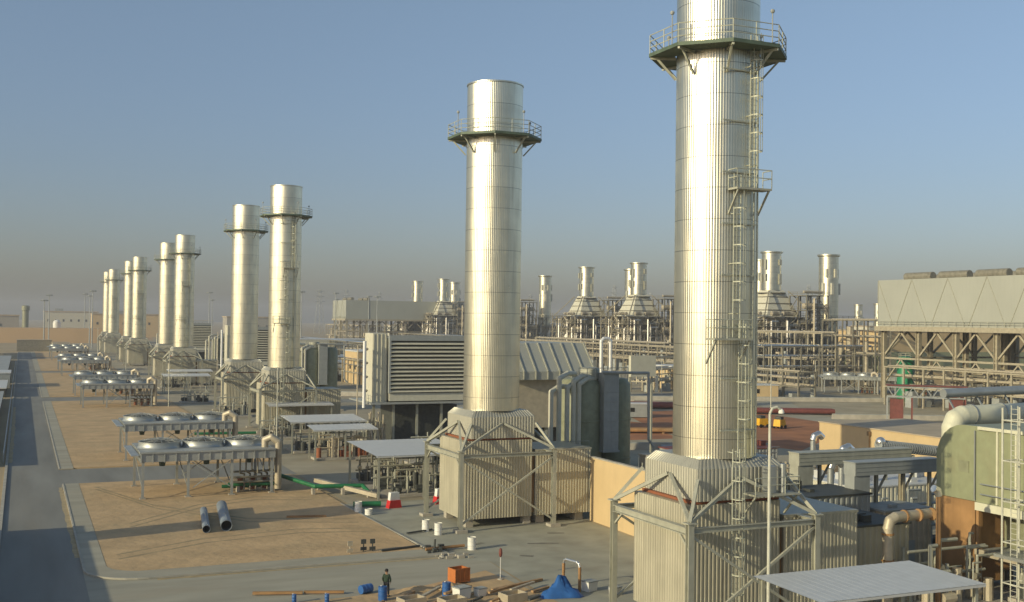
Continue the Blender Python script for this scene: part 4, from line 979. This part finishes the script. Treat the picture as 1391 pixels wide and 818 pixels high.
tub(26.9,68.2,'white box with dark lid beside the trench drum'); tub(28.3,68.4,'small white tub among the planks',.7); tub(35.8,67.0,'white tub behind the blue tarpaulin',.9); tub(36.9,65.4,'second white tub by the nearest frame leg',.7)
t = thing('debris_pipe', 'rusty pipe and debris lying at the slab edge near the lone barrel', 'debris', (30.3,82.6,.1))
MB().tube((-.8,.1,.15),(2.6,.4,.15),.12,8).build('pipe', RUST, t)
q = MB(); rd = random.Random(2)
for k in range(14): x = rd.uniform(-1,.8); y = rd.uniform(-.9,.5); q.box(x,x+rd.uniform(.1,.5),y,y+rd.uniform(.1,.4),.0,rd.uniform(.08,.4))
q.tube((-.1,0,0),(-.05,0,.9),.08,6); q.build('rubble', DARK, t)
t = thing('rubble', 'pale concrete rubble on the corner between lot and slab', 'rubble', (31.0,80.2,.02)); q = MB()
for k in range(12): x = rd.uniform(-1.4,1); y = rd.uniform(-.7,.7); q.box(x,x+rd.uniform(.15,.6),y,y+rd.uniform(.1,.4),.0,rd.uniform(.06,.25))
q.build('pieces', CONC, t)
for k, (x, y) in enumerate(((23.7,83.9),(24.9,84.3),(25.6,84.2))):
    t = thing('marker_stake', ['pinkish marker stake with plate, leftmost of three on the lot','dark double-plated marker, middle of three on the lot','dark double-plated marker, rightmost of three on the lot'][k], 'marker', (x,y,.1), 0, 'marker stakes on the sand lot')
    mm = DARK if k else PIPE
    MB().tube((0,0,0),(0,0,.95),.05,6).build('post', mm, t); MB().box(-.2,.2,-.06,.06,.6,.95).box(-.24,.24,-.06,.06,.1,.35).build('plate', mm, t)
timber(26.2,83.7,29.6,84.4,.2,.2,'dark bar lying right of the marker stakes',DARK)
timber(30.4,90.0,33.0,90.9,.14,.18,'thin dark bar left of the white barrels',DARK)
timber(22.5,101.0,26.0,100.2,.16,.3,'flat rusty board lying near the far end of the sand lot',RUST)
# yellow machines
for k, (x, y) in enumerate(((120.5,161.5),(122.3,158.8))):
    t = thing('yellow_machine', ['yellow site machine on the red soil, left one','yellow site machine on the red soil, right one'][k], 'machine', (x,y,.02), .4*k, 'yellow machines on the red soil'); t.scale = (.7,.7,.7)
    MB().prism(rect(-1.5,1.5,-1,1),.6,2.3,rect(-1.3,1.1,-.9,.9)).build('body', YELLOW, t); MB().box(-.9,.5,-.8,.8,2.31,3.0).build('cab', DARK, t)
    for wx in (-1,1):
        for wy in (-1.05,1.05): MB().tube((wx,wy-.15,.45),(wx,wy+.15,.45),.45,14).build('wheel', BLACK, t)
    MB().bar((1.4,0,1.2),(2.4,0,.7),.9,.2).build('skip', YELLOW, t)
# shiny capped vents near tan building
for k, (x, y, h) in enumerate(((80,98,5.6),(72,84,6.0),(66.5,79,5.5))):
    t = thing('capped_vent', ['shiny elbow vent left of the tan building','short shiny elbow vent before the tan building','shiny elbow vent by the duct bridge'][k], 'vent', (x,y,0), 0, 'shiny elbow vents')
    MB().tube((0,0,0),(0,0,h),.3,12).build('pipe', GALV, t, smooth=True); MB().path([(0,0,h),(.2,0,h+.5),(.8,0,h+.7),(1.3,0,h+.3)],.36,12).build('elbow', SHINY, t, smooth=True)
# ================================================================ PEOPLE
SKIN = mat('skin', (.30,.17,.10), .6); JACK = mat('dark_green_jacket', (.022,.045,.028), .85); ORT = mat('faded_orange_timber', (.42,.20,.08), .8, var=.3, scale=3); TROU = mat('dark_trousers', (.015,.016,.02), .9)
def skinned(name, m, pts, edges, rad, parent=None, root=0, lv=2):
    me = bpy.data.meshes.new(name); me.from_pydata(pts, edges, []); o = bpy.data.objects.new(name, me); C.objects.link(o)
    md = o.modifiers.new('skin', 'SKIN'); md.use_smooth_shade = True
    for i, v in enumerate(me.skin_vertices[0].data): v.radius = rad[i] if isinstance(rad[i], tuple) else (rad[i], rad[i]); v.use_root = (i == root)
    sb = o.modifiers.new('sub', 'SUBSURF'); sb.levels = lv; sb.render_levels = lv
    dg = bpy.context.evaluated_depsgraph_get(); ev = o.evaluated_get(dg); nm = bpy.data.meshes.new_from_object(ev)
    o.modifiers.clear(); o.data = nm; nm.materials.clear(); nm.materials.append(m)
    for p in nm.polygons: p.use_smooth = True
    if parent: o.parent = parent
    return o
def person(x, y, rz, label, jacket=JACK, trousers=TROU, hands=True):
    t = thing('person', label, 'person', (x,y,.03), rz)
    #        0 pelvis       1 belly        2 chest         3 neck        4 head low    5 head top
    P = [(0,0,.94),(0,0,1.12),(0,.01,1.36),(0,0,1.50),(0,.01,1.58),(0,.01,1.72),
         (-.17,0,1.43),(-.26,.02,1.17),(-.22,.13,.93), (.17,0,1.43),(.27,.0,1.16),(.26,.07,.90),
         (-.10,0,.90),(-.12,.03,.50),(-.13,0,.09),(-.13,.15,.04), (.10,0,.90),(.13,.02,.50),(.15,-.03,.09),(.16,.12,.04)]
    E_ = [(0,1),(1,2),(2,3),(3,4),(4,5),(2,6),(6,7),(7,8),(2,9),(9,10),(10,11),(0,12),(12,13),(13,14),(14,15),(0,16),(16,17),(17,18),(18,19)]
    Rr = [(.15,.11),(.14,.10),(.17,.11),.055,.085,.075,.06,.045,.033,.06,.045,.033,.085,.06,.045,.04,.085,.06,.045,.04]
    skinned('body', SKIN, P, E_, Rr, t)
    j = [0,1,2,6,7,8,9,10,11]; idx = {v:i for i, v in enumerate(j)}
    Pj = [P[k] for k in j]; Pj[0] = (0,0,.86); Pj[5] = (-.225,.115,.97); Pj[8] = (.262,.06,.95)
    skinned('jacket', jacket, Pj, [(0,1),(1,2),(2,3),(3,4),(4,5),(2,6),(6,7),(7,8)], [(.21,.15),(.20,.145),(.215,.145),.085,.068,.055,.085,.068,.055], t)
    k_ = [0,12,13,14,16,17,18]; Pk = [P[k] for k in k_]; Pk[3] = (-.13,0,.12); Pk[6] = (.15,-.03,.12)
    skinned('trousers', trousers, Pk, [(0,1),(1,2),(2,3),(0,4),(4,5),(5,6)], [(.17,.13),.115,.085,.07,.115,.085,.07], t)
    for s, f, z in ((-.13,.05,.05),(.155,.03,.05)):
        MB().ball((s,f,z),.1,12,.5).box(s-.055,s+.055,f-.12,f+.14,0,.04).build('shoe', BLACK, t)
    hr_ = MB().lathe([(.118,1.66),(.122,1.72),(.105,1.79),(.06,1.83),(.01,1.835)],(0,0,0),18); hr_.build('hair', mat('dark_hair',(.012,.01,.009),.8), t, smooth=True)
    MB().ball((0,.115,1.63),.018,8).build('nose', SKIN, t)
    for s in (-1,1):
        MB().ball((s*.035,.098,1.665),.012,8).build('eye', WHITE, t); MB().ball((s*.102,0,1.64),.022,8).build('ear', SKIN, t)
    for hx, hy, hz, sg in ((-.222,.135,.90,-1),(.262,.075,.87,1)):
        for f in range(4):
            q = MB().tube((hx,hy-.03+.021*f,hz),(hx-.01*sg,hy-.03+.023*f+.01,hz-.05-.008*(f in (1,2))),.010,6).tube((hx-.01*sg,hy-.03+.023*f+.01,hz-.05-.008*(f in (1,2))),(hx-.028*sg,hy-.03+.023*f+.012,hz-.085),.008,6); q.build('finger', SKIN, t)
        MB().tube((hx,hy+.035,hz+.02),(hx-.02*sg,hy+.065,hz-.03),.011,6).build('thumb', SKIN, t)
    return t
person(22.4,70.4, R(-30), 'worker in dark green jacket and dark trousers standing with back to camera')
person(23.6,349, R(60), 'distant figure in dark clothes standing on the far sand lot', TROU)
# ================================================================ LEFT OF THE ROAD
def lowblock(x0, x1, y0, y1, h, m, rm, label, name='low_building'):
    t = thing(name, label, 'building', (x0,y0,0), 0, 'low plant buildings left of the road')
    MB().box(0,x1-x0,0,y1-y0,0,h).build('wall', m, t); MB().box(-.2,x1-x0+.2,-.2,y1-y0+.2,h+.003,h+.25).build('roof', rm, t)
    for k in range(max(1,int((y1-y0)/6))): MB().box(x1-x0-.02,x1-x0+.05,2+k*6,3.5+k*6,.4,min(h-.4,2.4)).build('door', BLACK, t)
    return t
lowblock(-14,-4.6,60,100.5,3.0,FARG,TANROOF,'unseen low building added left of the road to shade the near corner')  # out of view; added so its shadow falls over road and footpath
lowblock(-12,-3.4,146,262,1.5,BROWNP,GALVD,'long dark low building along the left side of the road')
lowblock(-12,-3.0,268,300,1.9,DARK,ROOFM,'dark shed with pale green-grey roof at the left edge')
lowblock(-12,-2.4,302,316,3.6,GREYP,ROOFM,'pale roofed cabin left of the road')
lowblock(-16,-3.6,322,480,1.7,BROWNP,GALVD,'far long dark building along the left side of the road')
lowblock(-2,14,598,606,5.6,BROWNP,TANROOF,'dark gate building closing the end of the road','gate_building')
lowblock(14,22,585,600,4.5,CREAM,TANROOF,'pale gate cabin at the end of the road','gate_building')
t = thing('shadow_tower', 'unseen square tower added left of the road to cast a shadow band on the lot', 'tower', (-15,92,0)); MB().box(0,3.6,0,3.2,0,11.5).build('shaft', CONC, t); MB().box(-.5,4.1,-.5,3.7,11.503,14).build('tank', CONC, t)  # out of view; added for the shadow band it throws across the sand lot
t = thing('barrier_fence', 'low grey post and rail fence along the left road kerb', 'fence', (-1.75,150,0)); f = MB()
for k in range(60): f.bar((0,k*5,0),(0,k*5,1.3),.12)
f.bar((0,0,1.2),(0,295,1.2),.1).bar((0,0,.7),(0,295,.7),.08); f.build('rails', GALV, t)
for y, (lb) in ((398,'grey yard full of low plant behind the left road fence'),): pipe_rack((-12,y+90,0), R(90), 80, 7, 'pipe rack left of the road near its far end', 51)
# ================================================================ FAR SKYLINE
rd = random.Random(12)
def far_building(x, y, lx, ly, h, m, label, name='distant_building', roof=True):
    t = thing(name, label, 'building', (x,y,0), 0, 'distant buildings on the horizon')
    MB().box(0,lx,0,ly,0,h).build('wall', m, t); MB().box(-.5,lx+.5,-.5,ly+.5,h+.01,h+.9).build('roof', TANROOF, t)
    for k in range(min(7,int(lx/7))): MB().box(3+k*7,4.6+k*7,-.1,.05,h*.55,h*.66).build('window', DARK, t)
    MB().box(lx*.2,lx*.35,3,9,h+.91,h+2.4+(h%2)).build('roof_plant', GREYP, t)
far_building(-60,900,58,40,17,FARG,'grey distant block at the far left edge of the picture')
far_building(55,1000,75,30,19,TAN,'long tan distant block behind the farthest stack pair')
far_building(20,1180,50,30,21,CREAM,'pale distant block with flat roof left of the farthest stacks')
far_building(150,900,40,20,18,FARG,'grey distant block right of the second stack pair')
for k in range(26):
    a = rd.uniform(-.40,.42); d = rd.uniform(900,2300); x = d*math.sin(YAW+a*.9); y = d*math.cos(YAW+a*.9)
    far_building(x, y, rd.uniform(20,70), 20, rd.uniform(9,19.5)*1.0, rd.choice((TAN,FARG,CREAM,GREYP)), 'small pale block in the hazy skyline far behind the plant')
t = thing('dome_tank', 'small white domed tank on the skyline above the road end', 'tank', (28,1040,0)); MB().lathe([(3.2,0),(3.2,11),(2.7,12.6),(1.6,13.6),(.01,14)],n=20).build('shell', WHITE, t, smooth=True); MB().lathe([(3.6,0),(3.6,1),(3.2,1)],n=20).build('base', CONC, t)
for k, (x, y, h, r, lb) in enumerate(((2.5,900,25,2.2,'dark round tower on the skyline above the road'),(62,900,24.5,2.0,'second dark tower on the skyline left of the farthest stacks'))):
    t = thing('skyline_tower', lb, 'tower', (x,y,0)); MB().lathe([(r,0),(r,h-4),(r*1.25,h-3.8),(r*1.25,h-.6),(r*.8,h),(.01,h)],n=18).build('shaft', SAGED, t); MB().lathe([(r+1.2,0),(r+1.2,2),(.01,2.2)],n=18).build('base', CONC, t)
def mast(x, y, h, label):
    t = thing('light_mast', label, 'light mast', (x,y,0), 0, 'high light masts on the skyline')
    MB().tube((0,0,0),(0,0,h),.38,8,r2=.2).build('pole', GALVD, t)
    m = MB().lathe([(1.2,h-.4),(1.4,h-.4),(1.4,h),(1.2,h)],n=10,closed=True)
    for a in range(6): m.box(1.5*math.cos(a*1.047)-.35,1.5*math.cos(a*1.047)+.35,1.5*math.sin(a*1.047)-.35,1.5*math.sin(a*1.047)+.35,h-.7,h-.1)
    m.bar((-1.3,0,h-.3),(1.3,0,h-.3),.2); m.bar((0,-1.3,h-.3),(0,1.3,h-.3),.2); m.build('lamp_ring', GALVD, t)
ML = ['thin light mast above the road, leftmost','light mast left of the farthest stacks, lowest one','light mast left of the farthest stacks, second one','light mast left of the farthest stacks, third one','tallest light mast next to the farthest stacks']
for k, (x, y, h) in enumerate(((14.5,700,30),(40,760,31),(35.5,650,32),(52,700,34),(50,610,33))): mast(x,y,h,ML[k])
for k, (x, y, h) in enumerate(((140,600,33),(175,660,34),(190,640,32),(160,720,35),(330,620,34))): mast(x,y,h,['light mast between second and first stack pairs, left','light mast between the stack pairs, middle','light mast between the stack pairs, right','faint light mast behind the stack pairs','light mast behind the boilers'][k])
for k in range(14):
    a = YAW+math.atan((60+k*38+17*(k%3)-695)/1500); d = 620+37*((k*5)%11); mast(d*math.sin(a), d*math.cos(a), 26+(k*7)%9, 'small faint light mast on the hazy skyline behind the left stack rows')
def pylon(x, y, h, label):
    t = thing('power_pylon', label, 'pylon', (x,y,0), R(30), 'faint power pylons on the skyline'); m = MB()
    w = h*.09
    for sx in (-1,1):
        for sy in (-1,1): m.bar((sx*w,sy*w,0),(sx*w*.15,sy*w*.15,h),.32)
    for k in range(8):
        f = 1-.85*k/8; g = 1-.85*(k+1)/8
        for sy in (-1,1): m.bar((-w*f,sy*w*f,h*k/8),(w*g,sy*w*g,h*(k+1)/8),.18); m.bar((w*f,sy*w*f,h*k/8),(-w*g,sy*w*g,h*(k+1)/8),.18)
    m.build('tower', GALVD, t); a = MB()
    for z, l in ((.72,.16),(.84,.13),(.95,.10)): a.bar((-h*l,0,h*z),(h*l,0,h*z),.5)
    a.build('cross_arm', GALVD, t)
for k, (px, d, h) in enumerate(((434,1300,52),(470,1500,58),(515,1500,55),(834,1300,62),(1098,1200,60),(883,1500,58),(560,1700,60),(720,1400,52))):
    a = YAW+math.atan((px-695)/1500); pylon(d*math.sin(a), d*math.cos(a), h, ['pylon left of the far condenser hall','pylon above the left end of the far condenser hall','pylon above the middle of the far condenser hall','pylon between the midway boilers','pylon left of the plain bypass stack','pylon left of the largest stack','pylon above the farthest boiler','pylon right of the central stack'][k])
# ---- yard things on the gravel beyond the tan building
o = copy_tree(ck, (196, 236, 0), 'grey-green air cooler standing before the nearest boiler block', rz=R(-35)); o['label'] = 'grey-green air cooler before the nearest boiler block'
copy_tree(ck, (207, 228, 0), 'second grey-green air cooler beside the one before the boiler block', rz=R(-35))
def bundle(x, y, L_, rz, n, r, m, label, name='pipe_bundle', cat='pipe bundle'):
    t = thing(name, label, cat, (x,y,.02), R(rz), 'pipe bundles stored in the yard')
    for k in range(n): MB().tube((0,k*r*2.1,r+.2),(L_,k*r*2.1,r+.2),r,10).build('pipe', m, t)
    for k in range(3): MB().box(k*(L_-.4)/2,k*(L_-.4)/2+.3,-.3,n*r*2.1,0,.19).build('sleeper', WOOD, t)
bundle(112,208,34,-25,4,.55,MAROON,'long maroon pipes stored beyond the red soil strip')
bundle(128,190,26,-25,3,.5,MAROON,'shorter maroon pipes stored behind the yellow machines')
bundle(90,160,16,-20,4,.3,RUST,'rusty pipes lying beside the red soil strip')
bundle(100,226,28,-20,5,.4,PIPE,'beige pipes stored left of the maroon ones')
bundle(84,136,12,-30,3,.3,GALVD,'grey pipes lying beyond the silencer tanks')
def cabin(x, y, lx, ly, h, rz, m, label):
    t = thing('site_cabin', label, 'cabin', (x,y,0), R(rz), 'small site cabins and containers in the yard')
    MB().box(0,lx,0,ly,.15,h).build('wall', m, t); MB().box(-.15,lx+.15,-.15,ly+.15,h+.003,h+.18).build('roof', ROOFM, t)
    for k in range(2): MB().box(1+k*2.2,2+k*2.2,-.05,.02,h*.45,h*.75).build('window', BLACK, t)
    MB().box(-.05,.02,.8,1.8,.2,h*.8).build('door', GREYP, t)
cabin(160,222,9,6,3.4,-15,TAN,'small tan cabin with two dark windows, larger of the pair')
cabin(150,230,6,5,3.0,-15,TAN,'small tan cabin, smaller of the pair')
cabin(104,186,7,3,2.6,-20,GREYP,'grey container beyond the red soil')
cabin(118,240,12,3,2.6,0,CREAM,'cream container behind the stored pipes')
cabin(96,215,6,3,2.6,10,WHITE,'white container by the stored beige pipes')
cabin(140,262,10,4,3.0,0,GREYP,'long grey container on the far side of the back road')
def jersey(x0, y0, x1, y1, label):
    t = thing('low_wall', label, 'low wall', (x0,y0,0), math.atan2(y1-y0,x1-x0), 'low concrete walls along the plant roads'); L_ = math.hypot(x1-x0,y1-y0)
    MB().xprism([(-.4,0),(.4,0),(.2,.9),(-.2,.9)],0,L_).build('wall', CONC, t); MB().box(0,L_,-.06,.06,.903,1.05).build('rail', GALVD, t)
jersey(98,240,60,262,'low concrete wall left of the maroon pipes'); jersey(120,232,190,206,'long low concrete wall in front of the tan cabins'); jersey(145,172,190,152,'low concrete wall below the gantry')
jersey(62,146,100,132,'low concrete wall beyond the silencer tanks')
for k, (x, y) in enumerate(((128,246),(150,243),(172,240),(190,232),(108,248))):
    lamp_post(x, y, 9, 'thin yard lamp post %s' % ['behind the stored pipes','behind the tan cabins','right of the tan cabins','before the green cooler','left of the stored pipes'][k], .1, False)
for k, (x, y, rz, L_, h) in enumerate(((222,262,90,70,16),(196,262,0,40,12),(170,282,20,40,8),(232,250,80,30,20),(150,300,90,70,10))):
    pipe_rack((x,y,0), R(rz), L_, h, ['tall pipe rack in front of the nearest bypass stack','pipe rack across the yard before the nearest boiler','low pipe rack on the yard left of the nearest boiler','tallest pipe rack beside the condenser hall end','pipe rack beyond the maroon pipes'][k], 71+k)
# ---- formwork and trench planks, bottom centre
for k in range(9):
    a = 20.6+k*1.25; timber(a, 67.6-.25*k, a+1.1, 68.7-.3*k, .2+.06*(k%2), .16, 'short board in the trench, %s' % ['farthest left','by the upright drum','under the worker','right of the worker','below the trench drum','under the white box','between the two tubs','left of the long plank','under the blue tarpaulin'][k], [WOOD,CONC,DARK][k%3])
for k, (x, y) in enumerate(((23.2,67.6),(25.6,66.6),(29.8,66.4))):
    t = thing('formwork_box', ['pale formwork box left of the trench drum','pale formwork box under the trench drum','pale formwork box left of the blue tarpaulin'][k], 'formwork', (x,y,.03), .2, 'pale formwork boxes in the trench')
    m = MB().box(-.8,.8,-.55,-.47,0,.55).box(-.8,.8,.47,.55,0,.55).box(-.8,-.72,-.469,.469,0,.55).box(.72,.8,-.469,.469,0,.55); m.build('side_board', PIPE, t); MB().box(-.7,.7,-.46,.46,0,.25).build('fill', LOT, t)
# ================================================================ HAZE
hz = MB().box(-3900,3900,-3900,3900,-1,60).build('haze', bpy.data.materials.new('haze_air')); tag(hz, 'thin dusty evening haze', None, None, 'stuff')
hm = hz.data.materials[0]; hm.use_nodes = True; N = hm.node_tree.nodes; N.clear()
pv = N.new('ShaderNodeVolumePrincipled'); pv.inputs['Color'].default_value = (.80,.82,.88,1); pv.inputs['Density'].default_value = .00030; pv.inputs['Anisotropy'].default_value = .1
ou = N.new('ShaderNodeOutputMaterial'); hm.node_tree.links.new(pv.outputs[0], ou.inputs['Volume'])
